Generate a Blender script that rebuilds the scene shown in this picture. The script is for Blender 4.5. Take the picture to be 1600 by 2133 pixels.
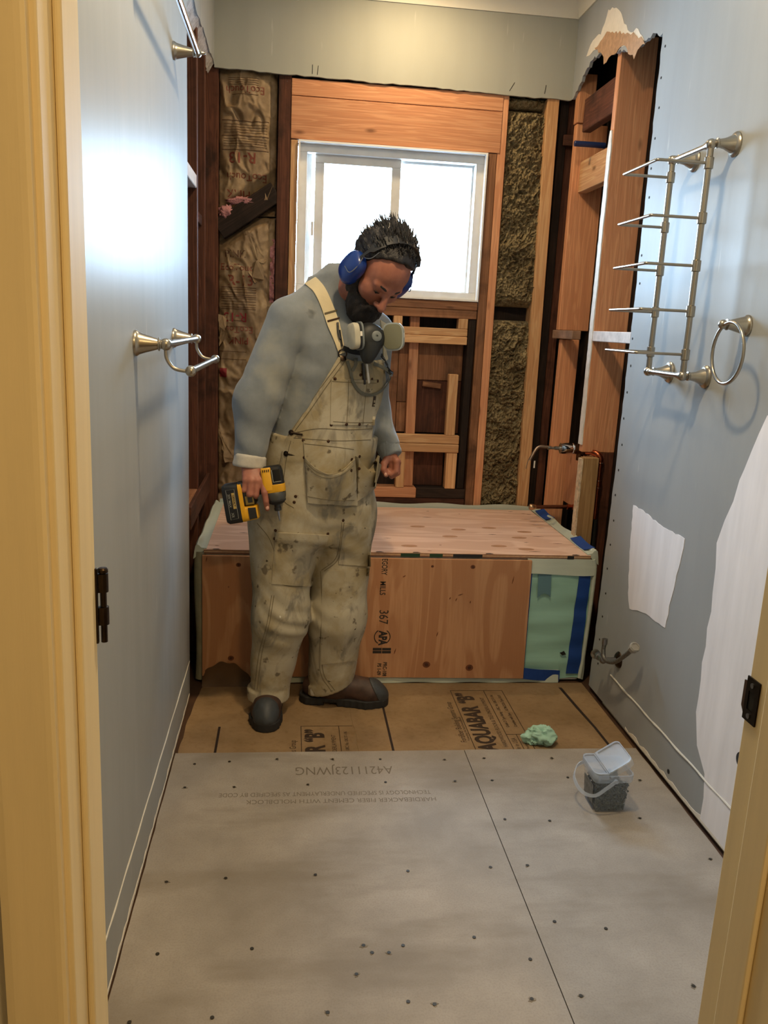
import bpy, bmesh, math, random
import numpy as np
from mathutils import Vector, Matrix
from mathutils.bvhtree import BVHTree

for o in list(bpy.data.objects): bpy.data.objects.remove(o)
SC = bpy.context.scene
COL = SC.collection
random.seed(7)

# ------------------------------------------------------------------ camera
CAM_H, FPX = 1.3430, 1732.45
_y, _p, _r = [math.radians(a) for a in (6.7649, 12.6002, 2.7421)]
FWD = Vector((math.sin(_y)*math.cos(_p), math.cos(_y)*math.cos(_p), -math.sin(_p)))
_R0 = Vector((math.cos(_y), -math.sin(_y), 0)); _D0 = FWD.cross(_R0)
RGT = math.cos(_r)*_R0 - math.sin(_r)*_D0
DWN = math.sin(_r)*_R0 + math.cos(_r)*_D0
cd = bpy.data.cameras.new('camera'); cam = bpy.data.objects.new('camera', cd); COL.objects.link(cam)
M = Matrix.Identity(4)
for i in range(3):
    M[i][0] = RGT[i]; M[i][1] = -DWN[i]; M[i][2] = -FWD[i]
M[0][3], M[1][3], M[2][3] = 0, 0, CAM_H
cam.matrix_world = M
cd.sensor_fit = 'VERTICAL'; cd.sensor_height = 24.0; cd.sensor_width = 18.0
cd.lens = 24.0*FPX/2133.0; cd.clip_start = 0.02; cd.clip_end = 60
SC.camera = cam
SC.view_settings.view_transform = 'Standard'; SC.view_settings.look = 'None'
SC.view_settings.gamma = 1.0; SC.view_settings.use_curve_mapping = False
SC.view_settings.exposure = 0.05

def U(u, v, **k):
    """the point on an axis plane of the room that a photograph pixel shows (used for measuring the room)"""
    r = (u-800)/FPX*RGT + (v-1066.5)/FPX*DWN + FWD
    (a, val), = k.items(); i = 'xyz'.index(a); C = Vector((0, 0, CAM_H))
    return C + (val-C[i])/r[i]*r

# ------------------------------------------------------------------ light
w = bpy.data.worlds.new('daylight'); SC.world = w; w.use_nodes = True
bg = w.node_tree.nodes['Background']; bg.inputs[0].default_value = (0.50, 0.74, 1.0, 1); bg.inputs[1].default_value = 50.0
def area(name, loc, rot, sx, sy, energy, color, shape='RECTANGLE', portal=False, spread=math.pi):
    l = bpy.data.lights.new(name, 'AREA'); l.shape = shape; l.size = sx; l.size_y = sy
    l.energy = energy; l.color = color; l.spread = spread
    if portal: l.cycles.is_portal = True
    o = bpy.data.objects.new(name, l); o.location = loc; o.rotation_euler = rot; COL.objects.link(o); return o
WARM = (1.0, 0.74, 0.42)
area('window_portal', (0.42, 3.95, 1.79), (-math.pi/2, 0, 0), 0.86, 0.66, 1, (1, 1, 1), portal=True)
area('shower_can_light', (0.46, 3.42, 2.73), (0, 0, 0), 0.12, 0.12, 9, WARM, 'DISK')
area('ceiling_light', (0.30, 1.75, 2.72), (0, 0, 0), 0.14, 0.14, 23, WARM, 'DISK')
area('hall_ceiling_light', (0.55, -0.35, 2.60), (0, 0, 0), 0.30, 0.30, 25, (1.0, 0.68, 0.32), 'DISK')

# ------------------------------------------------------------------ helpers
def ident(parent):
    m = Matrix.Identity(4)
    if parent is not None and parent.parent is None: m = Matrix.Translation(-Vector(parent.location))
    return m
def adopt(o, parent):
    if parent is not None:
        o.parent = parent; o.matrix_parent_inverse = ident(parent)
def tag(o, label=None, cat=None, group=None, kind=None):
    if label: o['label'] = label
    if cat: o['category'] = cat
    if group: o['group'] = group
    if kind: o['kind'] = kind
    return o
def empty(name, loc, label, cat, group=None):
    o = bpy.data.objects.new(name, None); o.location = loc; o.empty_display_size = 0.05; COL.objects.link(o)
    return tag(o, label, cat, group)
class MB:
    def __init__(s): s.v = []; s.f = []
    def add(s, vf):
        v, f = vf; n = len(s.v); s.v += [tuple(p) for p in v]; s.f += [tuple(i+n for i in q) for q in f]; return s
    def build(s, name, mat, parent=None, smooth=None, bevel=0, center=False, seg=2):
        return mk(name, s.v, s.f, mat, parent, smooth, bevel, center, seg)
def mk(name, v, f, mat, parent=None, smooth=None, bevel=0, center=False, seg=2):
    me = bpy.data.meshes.new(name); me.from_pydata([tuple(p) for p in v], [], [tuple(q) for q in f])
    loc = Vector((0, 0, 0))
    if bevel or center:
        bm = bmesh.new(); bm.from_mesh(me)
        if center:
            lo = Vector([min(p.co[i] for p in bm.verts) for i in range(3)]); hi = Vector([max(p.co[i] for p in bm.verts) for i in range(3)])
            loc = (lo+hi)/2
            for p in bm.verts: p.co -= loc
        if bevel:
            bmesh.ops.recalc_face_normals(bm, faces=bm.faces)
            es = [e for e in bm.edges if len(e.link_faces) == 2 and e.calc_face_angle(0) > 0.6]
            bmesh.ops.bevel(bm, geom=es, offset=bevel, segments=seg, affect='EDGES', profile=0.5)
        bm.to_mesh(me); bm.free()
    else:
        bm = bmesh.new(); bm.from_mesh(me); bmesh.ops.recalc_face_normals(bm, faces=bm.faces); bm.to_mesh(me); bm.free()
    if mat: me.materials.append(mat)
    if smooth is not None:
        me.polygons.foreach_set('use_smooth', [True]*len(me.polygons))
        if smooth < 3: me.set_sharp_from_angle(angle=smooth)
    o = bpy.data.objects.new(name, me); o.location = loc; COL.objects.link(o); adopt(o, parent); return o
def clone(o, loc, parent=None, name=None):
    c = o.copy(); COL.objects.link(c); c.location = loc; return c
def box(x0, x1, y0, y1, z0, z1):
    v = [(x, y, z) for x in (x0, x1) for y in (y0, y1) for z in (z0, z1)]
    return v, [(0, 1, 3, 2), (4, 6, 7, 5), (0, 4, 5, 1), (2, 3, 7, 6), (0, 2, 6, 4), (1, 5, 7, 3)]
def obox(c, ax, ay, az, sx, sy, sz):
    c = Vector(c); v = [tuple(c+ax*a*sx/2+ay*b*sy/2+az*d*sz/2) for a in (-1, 1) for b in (-1, 1) for d in (-1, 1)]
    return v, [(0, 1, 3, 2), (4, 6, 7, 5), (0, 4, 5, 1), (2, 3, 7, 6), (0, 2, 6, 4), (1, 5, 7, 3)]
def prism(pts, fn, w0, w1):
    n = len(pts); v = [fn(a, b, w0) for a, b in pts]+[fn(a, b, w1) for a, b in pts]
    f = [tuple(range(n)), tuple(range(2*n-1, n-1, -1))]+[(i, (i+1) % n, n+(i+1) % n, n+i) for i in range(n)]
    return v, f
XZ = lambda a, b, w: (a, w, b)
YZ = lambda a, b, w: (w, a, b)
XY = lambda a, b, w: (a, b, w)
def frame_of(d):
    d = Vector(d).normalized(); a = Vector((0, 0, 1)) if abs(d.z) < 0.9 else Vector((1, 0, 0))
    x = d.cross(a).normalized(); return x, d.cross(x).normalized(), d
def tube(pts, r, n=10, cyclic=False, flat=None):
    P = [Vector(p) for p in pts]; m = len(P); R = r if isinstance(r, (list, tuple)) else [r]*m
    v = []; f = []; x = None
    for i in range(m):
        if cyclic: t = (P[(i+1) % m]-P[i-1])
        else: t = (P[min(i+1, m-1)]-P[max(i-1, 0)])
        t.normalize()
        if x is None: x = frame_of(t)[0]
        else: x = (x-t*x.dot(t)).normalized()
        y = t.cross(x)
        for k in range(n):
            a = 2*math.pi*k/n; v.append(tuple(P[i]+x*math.cos(a)*R[i]+y*math.sin(a)*R[i]))
    for i in range(m if cyclic else m-1):
        j = (i+1) % m
        for k in range(n): f.append((i*n+k, i*n+(k+1) % n, j*n+(k+1) % n, j*n+k))
    if not cyclic: f.append(tuple(range(n-1, -1, -1))); f.append(tuple((m-1)*n+k for k in range(n)))
    return v, f
def lathe(prof, org, axis, n=24, caps=True):
    x, y, d = frame_of(axis); O = Vector(org); v = []; f = []
    for r, t in prof:
        for k in range(n):
            a = 2*math.pi*k/n; v.append(tuple(O+d*t+x*math.cos(a)*max(r, 1e-4)+y*math.sin(a)*max(r, 1e-4)))
    m = len(prof)
    for i in range(m-1):
        for k in range(n): f.append((i*n+k, i*n+(k+1) % n, (i+1)*n+(k+1) % n, (i+1)*n+k))
    if caps: f.append(tuple(range(n-1, -1, -1))); f.append(tuple((m-1)*n+k for k in range(n)))
    return v, f
def cyl(a, b, r, n=20):
    a = Vector(a); b = Vector(b); return lathe([(r, 0), (r, (b-a).length)], a, b-a, n)
def ball(c, r, n=16, m=10, axes=None):
    c = Vector(c); A = axes or (Vector((1, 0, 0)), Vector((0, 1, 0)), Vector((0, 0, 1))); R = r if isinstance(r, (list, tuple)) else (r, r, r)
    v = []; f = []
    for i in range(m+1):
        th = math.pi*i/m
        for k in range(n):
            a = 2*math.pi*k/n
            v.append(tuple(c+A[0]*R[0]*max(math.sin(th), 1e-3)*math.cos(a)+A[1]*R[1]*max(math.sin(th), 1e-3)*math.sin(a)+A[2]*R[2]*math.cos(th)))
    for i in range(m):
        for k in range(n): f.append((i*n+k, i*n+(k+1) % n, (i+1)*n+(k+1) % n, (i+1)*n+k))
    f.append(tuple(range(n))); f.append(tuple(m*n+k for k in range(n-1, -1, -1)))
    return v, f
def ribbon(pts, width_dirs, wd, th):
    """a flat strap: centre points, the direction of its width at each, its width and thickness"""
    P = [Vector(p) for p in pts]; m = len(P); v = []; f = []
    for i in range(m):
        t = (P[min(i+1, m-1)]-P[max(i-1, 0)]).normalized(); x = Vector(width_dirs[i]); x = (x-t*x.dot(t)).normalized(); nrm = t.cross(x)
        w = wd[i] if isinstance(wd, (list, tuple)) else wd
        for a, b in ((-1, -1), (1, -1), (1, 1), (-1, 1)): v.append(tuple(P[i]+x*a*w/2+nrm*b*th/2))
    for i in range(m-1):
        for k in range(4): f.append((i*4+k, i*4+(k+1) % 4, (i+1)*4+(k+1) % 4, (i+1)*4+k))
    f.append((3, 2, 1, 0)); f.append(tuple((m-1)*4+k for k in range(4))); return v, f
def arc(c, a, b, r, t0, t1, n):
    c = Vector(c); a = Vector(a); b = Vector(b)
    return [c+a*r*math.cos(t0+(t1-t0)*i/n)+b*r*math.sin(t0+(t1-t0)*i/n) for i in range(n+1)]
def bez(pts, n=24):
    """Catmull-Rom through the points"""
    P = [Vector(p) for p in pts]; P = [2*P[0]-P[1]]+P+[2*P[-1]-P[-2]]; out = []; m = len(P)-3
    for i in range(m):
        k = max(2, n//m)
        for j in range(k):
            t = j/k; a, b, c, d = P[i:i+4]
            out.append(0.5*((2*b)+(c-a)*t+(2*a-5*b+4*c-d)*t*t+(3*b-a-3*c+d)*t**3))
    out.append(P[-2]); return out
def ragged(pts, step, amp, seed=1, keep=()):
    """breaks the sides of a polygon into short torn-looking pieces; sides whose index is in keep stay straight"""
    rr = random.Random(seed); out = []; n = len(pts)
    for i in range(n):
        a = Vector(pts[i]+(0,)); b = Vector(pts[(i+1) % n]+(0,)); out.append((a.x, a.y))
        if i in keep: continue
        k = int((b-a).length/step); nn = Vector((-(b-a).y, (b-a).x, 0)).normalized() if (b-a).length > 0 else Vector((0, 0, 0))
        for j in range(1, k):
            p = a.lerp(b, j/k)+nn*rr.uniform(-amp, amp); out.append((p.x, p.y))
    return out
def text(body, name, size, org, ax, ay, mat, parent, bold=0.0, sx=1.0, align='CENTER', lift=None, off=0.0006, space=1.0, sub=False):
    c = bpy.data.curves.new('txt', 'FONT'); c.body = body; c.size = size; c.offset = bold*size; c.align_x = align; c.align_y = 'CENTER'; c.space_character = space
    c.resolution_u = 3
    to = bpy.data.objects.new('txt', c); COL.objects.link(to)
    dg = bpy.context.evaluated_depsgraph_get(); me0 = to.evaluated_get(dg).to_mesh()
    v = [tuple(p.co) for p in me0.vertices]; f = [tuple(p.vertices) for p in me0.polygons]
    to.evaluated_get(dg).to_mesh_clear(); bpy.data.objects.remove(to); bpy.data.curves.remove(c)
    ax = Vector(ax).normalized(); ay = Vector(ay).normalized(); nz = ax.cross(ay); O = Vector(org)
    V = []
    for x, y, z in v:
        p = O+ax*x*sx+ay*y
        V.append(lift(p) if lift else p+nz*off)
    me = bpy.data.meshes.new(name); me.from_pydata([tuple(p) for p in V], [], f); me.materials.append(mat)
    o = bpy.data.objects.new(name, me); COL.objects.link(o); adopt(o, parent); return o

# ------------------------------------------------------------------ materials
def L(r, g, b):
    q = lambda c: (c/255/12.92 if c/255 <= 0.04045 else ((c/255+0.055)/1.055)**2.4)
    return (q(r), q(g), q(b), 1)
def new_mat(name):
    m = bpy.data.materials.new(name); m.use_nodes = True; t = m.node_tree; b = t.nodes['Principled BSDF']; return m, t, b
def mix_col(t, fac, a, b, mode='MIX'):
    n = t.nodes.new('ShaderNodeMix'); n.data_type = 'RGBA'; n.blend_type = mode
    for i, x in ((0, fac), (6, a), (7, b)):
        if hasattr(x, 'links'): t.links.new(x, n.inputs[i])
        else: n.inputs[i].default_value = x
    return n.outputs[2]
def ramp(t, src, stops):
    n = t.nodes.new('ShaderNodeValToRGB'); e = n.color_ramp.elements
    while len(e) < len(stops): e.new(0.5)
    for k, (p, c) in enumerate(stops): e[k].position = p; e[k].color = c if len(c) == 4 else (c[0], c[1], c[2], 1)
    t.links.new(src, n.inputs[0]); return n.outputs[0]
def coords(t, scale=(1, 1, 1), kind='Object', loc_rand=False):
    tc = t.nodes.new('ShaderNodeTexCoord'); mp = t.nodes.new('ShaderNodeMapping'); mp.inputs['Scale'].default_value = scale
    t.links.new(tc.outputs[kind], mp.inputs[0])
    if loc_rand:
        oi = t.nodes.new('ShaderNodeObjectInfo'); mu = t.nodes.new('ShaderNodeVectorMath'); mu.operation = 'SCALE'
        mu.inputs[0].default_value = (37.0, 91.0, 53.0); t.links.new(oi.outputs['Random'], mu.inputs['Scale']); t.links.new(mu.outputs[0], mp.inputs['Location'])
    return mp.outputs[0]
def noise(t, vec, scale, detail=4, rough=0.55, dist=0.0):
    n = t.nodes.new('ShaderNodeTexNoise'); n.inputs['Scale'].default_value = scale; n.inputs['Detail'].default_value = detail
    n.inputs['Roughness'].default_value = rough; n.inputs['Distortion'].default_value = dist
    t.links.new(vec, n.inputs['Vector']); return n.outputs['Fac']
def bump(t, b, h, strength, dist):
    n = t.nodes.new('ShaderNodeBump'); n.inputs['Strength'].default_value = strength; n.inputs['Distance'].default_value = dist
    t.links.new(h, n.inputs['Height']); t.links.new(n.outputs[0], b.inputs['Normal']); return n
BW = lambda x: (x, x, x, 1)
def plain(name, col, rough=0.5, metal=0.0, var=0.0, vscale=20, bmp=0.0, bscale=200, spec=0.5, bdist=0.001, stretch=(1, 1, 1)):
    m, t, b = new_mat(name); b.inputs['Roughness'].default_value = rough; b.inputs['Metallic'].default_value = metal
    b.inputs['Specular IOR Level'].default_value = spec; b.inputs['Base Color'].default_value = col
    if var:
        f = noise(t, coords(t, stretch), vscale, 5); d = tuple(c*(1-var) for c in col[:3])+(1,); l = tuple(min(1, c*(1+var)) for c in col[:3])+(1,)
        t.links.new(ramp(t, f, [(0.3, d), (0.7, l)]), b.inputs['Base Color'])
    if bmp: bump(t, b, noise(t, coords(t, stretch), bscale, 3), bmp, bdist)
    return m
def wood(name, dark, light, axis, knots=0.5, rough=0.65, stain=0.0, grain=1.0, bm=0.35):
    """solid timber: growth rings stretched along the board, pores, knots and its own shade for each board"""
    m, t, b = new_mat(name); s = [22*grain]*3; s[axis] = 1.1; fs = [170.0]*3; fs[axis] = 5.0
    base = coords(t, tuple(s), loc_rand=True); fine = coords(t, tuple(fs), loc_rand=True)
    n1 = noise(t, base, 1.0, 3, 0.5, 1.2); wv = t.nodes.new('ShaderNodeMath'); wv.operation = 'SINE'
    mu = t.nodes.new('ShaderNodeMath'); mu.operation = 'MULTIPLY'; mu.inputs[1].default_value = 42; t.links.new(n1, mu.inputs[0]); t.links.new(mu.outputs[0], wv.inputs[0])
    rg = ramp(t, wv.outputs[0], [(0.0, BW(0.45)), (0.85, BW(1))]); n2 = noise(t, fine, 1.0, 3)
    c = mix_col(t, rg, dark, light)
    c = mix_col(t, ramp(t, n2, [(0.3, BW(0.35)), (0.6, BW(0))]), c, tuple(x*0.62 for x in dark[:3])+(1,))
    oi = t.nodes.new('ShaderNodeObjectInfo'); hs = t.nodes.new('ShaderNodeHueSaturation'); t.links.new(c, hs.inputs['Color'])
    mr = t.nodes.new('ShaderNodeMapRange'); mr.inputs[3].default_value = 0.78; mr.inputs[4].default_value = 1.12; t.links.new(oi.outputs['Random'], mr.inputs[0]); t.links.new(mr.outputs[0], hs.inputs['Value'])
    c = hs.outputs[0]
    if knots:
        ks = [9.0]*3; ks[axis] = 3.4; vo = t.nodes.new('ShaderNodeTexVoronoi'); vo.inputs['Scale'].default_value = 1.0; vo.inputs['Randomness'].default_value = 1.0
        t.links.new(coords(t, tuple(ks), loc_rand=True), vo.inputs['Vector'])
        c = mix_col(t, ramp(t, vo.outputs['Distance'], [(0.055*knots, BW(0.85)), (0.16*knots+0.02, BW(0))]), c, tuple(x*0.33 for x in dark[:3])+(1,))
    if stain:
        ns = noise(t, coords(t, (3, 3, 3), loc_rand=True), 1.5, 5, 0.6, 0.6)
        c = mix_col(t, ramp(t, ns, [(0.48, BW(0)), (0.68, BW(stain))]), c, (0.012, 0.008, 0.006, 1))
    t.links.new(c, b.inputs['Base Color']); b.inputs['Roughness'].default_value = rough; b.inputs['Specular IOR Level'].default_value = 0.25
    bump(t, b, n2, bm, 0.0012); return m
def wset(name, *a, **k): return [wood(f'{name}_{"xyz"[i]}', a[0], a[1], i, **k) for i in range(3)]
W_NEW = wset('fir_new', L(196, 140, 92), L(224, 180, 132), knots=0.55)
W_RED = wset('fir_orange', L(196, 130, 92), L(222, 162, 120), knots=0.55)
W_OLD = wset('redwood_old', L(72, 42, 31), L(108, 66, 48), knots=0.3, stain=0.75, rough=0.75)
W_DRK = wset('lumber_sooty', L(32, 25, 22), L(54, 41, 34), knots=0.2, stain=0.85, rough=0.85)
W_MID = wset('lumber_aged', L(126, 84, 58), L(162, 114, 80), knots=0.4, stain=0.6, rough=0.7)
W_PAL = wset('lumber_pale', L(146, 112, 74), L(178, 142, 98), knots=0.3)

def wall_paint(name, col, rough):
    m, t, b = new_mat(name)
    v = coords(t, (1, 1, 1)); st = coords(t, (5, 5, 0.7))
    n = noise(t, st, 2.0, 5, 0.6, 0.3); n2 = noise(t, v, 1.3, 4)
    c = mix_col(t, ramp(t, n, [(0.35, BW(0)), (0.7, BW(0.55))]), col, tuple(x*0.86 for x in col[:3])+(1,))
    c = mix_col(t, ramp(t, n2, [(0.4, BW(0)), (0.7, BW(0.4))]), c, tuple(min(1, x*1.1) for x in col[:3])+(1,))
    sc = noise(t, coords(t, (14, 14, 1.6)), 3.0, 2, 0.4)
    c = mix_col(t, ramp(t, sc, [(0.73, BW(0)), (0.77, BW(0.35))]), c, L(205, 205, 200))
    t.links.new(c, b.inputs['Base Color'])
    r = ramp(t, n, [(0.3, BW(rough)), (0.7, BW(rough+0.05))]); t.links.new(r, b.inputs['Roughness'])
    b.inputs['Specular IOR Level'].default_value = 0.05
    bump(t, b, noise(t, v, 130, 3), 0.10, 0.0012); return m
M_WALL = wall_paint('wall_paint_grey', L(160, 164, 166), 0.36)
M_WALLB = wall_paint('wall_paint_grey_upper', L(168, 169, 160), 0.5)
M_CEIL = plain('ceiling_paint', L(226, 222, 210), 0.7, bmp=0.1, bscale=90)
M_TRIM = plain('trim_paint_cream', L(230, 212, 168), 0.6, var=0.04, vscale=6, bmp=0.08, bscale=60, stretch=(8, 8, 0.6))
M_HALL = plain('hall_paint', L(206, 200, 180), 0.6, bmp=0.1, bscale=120)
M_GYP = plain('gypsum_core', L(176, 172, 170), 0.95, var=0.25, vscale=60, bmp=0.9, bscale=90, bdist=0.004)
M_PAPERW = plain('gypsum_face_paper_white', L(226, 220, 208), 0.8, var=0.06, vscale=30)
M_PAPERB = plain('gypsum_paper_brown', L(178, 142, 110), 0.9, var=0.2, vscale=50, bmp=0.5, bscale=120)
M_MUD = plain('joint_compound', L(238, 236, 240), 0.75, var=0.07, vscale=7, bmp=0.25, bscale=18, stretch=(3, 3, 0.4))
M_CAULK = plain('caulk_line', L(214, 212, 204), 0.6)
M_HOLE = plain('dark_hole', (0.012, 0.011, 0.01, 1), 0.9)
M_BLACK = plain('black_plastic', (0.014, 0.014, 0.015, 1), 0.42)
M_RUBBER = plain('black_rubber', (0.012, 0.012, 0.013, 1), 0.7)
M_NICKEL = plain('brushed_nickel', L(172, 163, 148), 0.28, 1.0, bmp=0.05, bscale=400)
M_CHROME = plain('chrome', L(215, 215, 218), 0.1, 1.0)
M_BRONZE = plain('dark_bronze', L(58, 48, 40), 0.38, 1.0, var=0.2, vscale=60)
M_COPPER = plain('copper_pipe', L(170, 92, 62), 0.3, 1.0, var=0.3, vscale=45)
M_SOLDER = plain('solder_tinned', L(220, 196, 176), 0.22, 1.0)
M_STEEL = plain('steel', L(140, 140, 142), 0.35, 1.0)
M_BRAID = plain('braided_hose', L(120, 120, 118), 0.45, 0.8, var=0.5, vscale=300, bmp=1.0, bscale=500)
M_TAPE = plain('blue_masking_tape', L(16, 62, 138), 0.62, var=0.12, vscale=20, bmp=0.4, bscale=60)
M_BLUEP = plain('blue_pipe', L(30, 48, 96), 0.4)
M_WINF = plain('window_frame_paint', L(214, 212, 208), 0.45, var=0.06, vscale=18, stretch=(1, 1, 1))
# ------------------------------------------------------------------ the room
XL, XR, YD, YF = -0.3406, 1.1834, 3.80, 3.815
ZC = 2.735
def struct(o): o['kind'] = 'structure'; return o
struct(mk('floor', *box(-1.6, 1.9, -1.5, 4.05, -0.06, -0.009), plain('subfloor_plywood', L(70, 46, 28), 0.9, var=0.3, vscale=8)))
struct(mk('ceiling', *box(-0.47, 1.36, 0.78, 4.0, ZC, ZC+0.05), M_CEIL))

# left wall: full height to the alcove, above it a torn strip
tear_l = [(2.872, 2.345), (3.05, 2.352), (3.20, 2.345), (3.40, 2.358), (3.58, 2.352), (3.70, 2.362), (3.80, 2.360)]
pl = [(0.78, 0.004), (2.872, 0.004)]+tear_l+[(3.80, ZC), (0.78, ZC)]
wl = struct(mk('wall_left', *prism(ragged(pl, 0.035, 0.006, 3, keep=(0, 1, 8, 9, 10)), YZ, XL, XL-0.013), M_WALL))
edge = [(y, float(np.interp(y, [p[0] for p in tear_l], [p[1] for p in tear_l]))) for y in np.linspace(2.874, 3.798, 46)]
lo = [(y, z-0.030-0.012*random.random()) for y, z in edge]
v = [(XL-0.0005+random.uniform(-0.001, 0.0004), y, z+0.006) for y, z in edge]+[(XL-0.024-0.008*random.random(), y, z) for y, z in lo]
n = len(edge); mk('gypsum_edge', v, [(i, i+1, n+i+1, n+i) for i in range(n-1)], M_GYP, wl)
struct(mk('wall_left_outer', *box(-0.47, -0.447, 2.7, 3.95, -0.009, ZC), W_DRK[2]))
struct(mk('wall_left_shell', *box(-0.47, -0.3545, 0.78, 2.74, -0.009, ZC), M_HALL))

# right wall with its torn top edge
tear_r = [(2.905, 2.314), (2.95, 2.338), (3.02, 2.336), (3.12, 2.345), (3.20, 2.352), (3.28, 2.378), (3.40, 2.40), (3.50, 2.432), (3.58, 2.43), (3.66, 2.40), (3.72, 2.37), (3.785, 2.335)]
tear_r = ragged(tear_r, 0.016, 0.007, 17, keep=(11,))
pr = [(0.78, 0.012), (2.915, 0.012), (2.882, 0.9), (2.876, 1.5), (2.884, 2.318)]+tear_r+[(3.80, 2.336), (3.80, ZC), (0.78, ZC)]
npr = len(pr)
wr = struct(mk('wall_right', *prism(ragged(pr, 0.03, 0.003, 9, keep=(0, npr-4, npr-3, npr-2, npr-1)), YZ, XR, XR+0.013), M_WALL))
def patch(name, pts, mat, parent, x, th, seed, step=0.03, amp=0.006):
    return mk(name, *prism(ragged(pts, step, amp, seed), YZ, x, x-th), mat, parent)
def R2(u, v): p = U(u, v, x=XR); return (p.y, p.z)
patch('torn_face_paper', [R2(*p) for p in [(1222, 118), (1236, 84), (1252, 72), (1268, 20), (1284, 16), (1298, 38), (1306, 52), (1312, 66), (1330, 60), (1334, 70), (1342, 84), (1300, 96), (1270, 88), (1250, 96)]], M_PAPERW, wr, XR, 0.0012, 4, 0.02, 0.008)
patch('torn_backing_paper', [R2(*p) for p in [(1240, 100), (1256, 82), (1270, 66), (1300, 68), (1324, 72), (1340, 82), (1345, 92), (1330, 104), (1322, 124), (1308, 102), (1296, 96), (1275, 115), (1259, 134), (1255, 112)]], M_PAPERB, wr, XR-0.0014, 0.0016, 6, 0.02, 0.010)
patch('white_patch', [R2(*p) for p in [(1320, 1052), (1335, 1060), (1382, 1098), (1427, 1122), (1420, 1160), (1398, 1250), (1386, 1308), (1360, 1290), (1346, 1278), (1312, 1268), (1309, 1235), (1312, 1150)]], M_MUD, wr, XR, 0.0012, 8, 0.02, 0.003)
patch('joint_compound_patch', [(1.0, 1.24), (1.96, 1.17), (2.03, 1.02), (2.045, 0.99), (2.06, 0.93), (2.09, 0.87), (2.115, 0.80), (2.10, 0.66), (2.105, 0.45), (2.10, 0.30), (2.07, 0.21), (2.01, 0.155), (2.00, 0.02), (1.0, 0.02)], M_MUD, wr, XR, 0.0014, 11, 0.05, 0.008)
mk('caulk_line', *tube([(XR-0.0005, y, 0.1395+0.0015*math.sin(y*31)) for y in np.linspace(2.72, 1.72, 40)], [0.0028+0.0014*random.random() for _ in range(40)], 6), M_CAULK, wr)
mk('caulk_line', *tube([(XL+0.0005, y, 0.131+0.0012*math.sin(y*27)) for y in np.linspace(2.86, 0.95, 60)], [0.0016+0.001*random.random() for _ in range(60)], 6), M_CAULK, wl)
mb = MB().add(prism(ragged([(0.95, 0.0), (2.86, 0.0), (2.86, 0.008), (0.95, 0.012)], 0.03, 0.006, 21, keep=(0,)), YZ, XL+0.0012, XL)); mb.build('torn_face_paper', M_PAPERW, wl)
mb = MB().add(prism(ragged([(1.6, 0.012), (2.55, 0.012), (2.55, 0.022), (1.6, 0.03)], 0.03, 0.006, 22, keep=(0,)), YZ, XR-0.0012, XR)); mb.build('torn_face_paper', M_PAPERW, wr)
nail = None
for k in range(24):                                                    # nail holes along the cut edge of the right wall
    z = 2.27-k*0.093; y = 2.852+0.006*math.sin(k*2.1)
    if nail is None: nail = mk('nail_hole', *cyl((XR-0.0012, 0, 0), (XR+0.003, 0, 0), 0.0042, 8), M_HOLE, wr, center=True); nail.location.y = y; nail.location.z = z
    else: clone(nail, (nail.location.x, y, z))
for y, z in ((2.213, 0.045), (1.955, 0.036)): clone(nail, (nail.location.x, y, z)).scale = (1, 1.8, 1.8)
struct(mk('wall_right_outer', *box(1.3375, 1.36, 2.7, 3.98, -0.009, ZC), W_DRK[2]))
struct(mk('wall_right_shell', *box(1.198, 1.36, 0.78, 2.80, -0.009, ZC), M_HALL))

# back wall: painted board above the header, sheathing behind the studs
zb = lambda x: 2.349-0.012*(x-XL)
pb = [(XL, zb(XL))]+[(x, zb(x)) for x in np.linspace(XL+0.03, XR-0.012, 9)]+[(XR, zb(XR)+0.004), (XR, ZC), (XL, ZC)]
wb = struct(mk('wall_back', *prism(ragged(pb, 0.03, 0.0035, 13, keep=(10, 11, 12)), XZ, YD, YD+0.013), M_WALLB))
for x, z, dx in ((0.083, 2.352, 0.003), (0.062, 2.354, 0.0), (0.905, 2.35, 0.02), (1.06, 2.35, 0.004)):
    mk('scratch', *tube([(x, YD-0.0004, z), (x+dx, YD-0.0004, z+0.035)], 0.0012, 5), M_HOLE, wb)
WX0, WX1, WZ0, WZ1 = 0.010, 0.832, 1.468, 2.098
mb = MB()
for a in ((-0.47, WX0, -0.009, ZC), (WX1, 1.36, -0.009, ZC), (WX0, WX1, -0.009, WZ0), (WX0, WX1, WZ1, ZC)): mb.add(box(a[0], a[1], 3.905, 3.955, a[2], a[3]))
struct(mb.build('wall_back_sheathing', W_DRK[2]))
# cove along the ceiling
cv = [(YD, ZC)]+[(YD-0.062*(1-math.cos(t)), ZC-0.078+0.078*math.sin(t)) for t in np.linspace(0, math.pi/2, 8)][::-1]+[(YD, ZC-0.078)]
prof = [(0, 0), (0, -0.085), (0.006, -0.085)]+[(0.006+0.06*(1-math.cos(t)), -0.08+0.076*math.sin(t)) for t in np.linspace(0, math.pi/2, 9)]+[(0.07, 0)]
n = len(prof)
def cove(name, f, a, b):
    v = [f(d, a, h) for d, h in prof]+[f(d, b, h) for d, h in prof]
    struct(mk(name, v, [tuple(range(n)), tuple(range(2*n-1, n-1, -1))]+[(i, (i+1) % n, n+(i+1) % n, n+i) for i in range(n)], M_CEIL, smooth=0.6))
cove('trim_1', lambda d, a, h: (a, YD-d, ZC+h), XL, XR)
cove('trim_2', lambda d, a, h: (XR-d, a, ZC+h), 0.92, YD-0.01)
cove('trim_3', lambda d, a, h: (XL+d, a, ZC+h), 0.92, YD-0.01)

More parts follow.
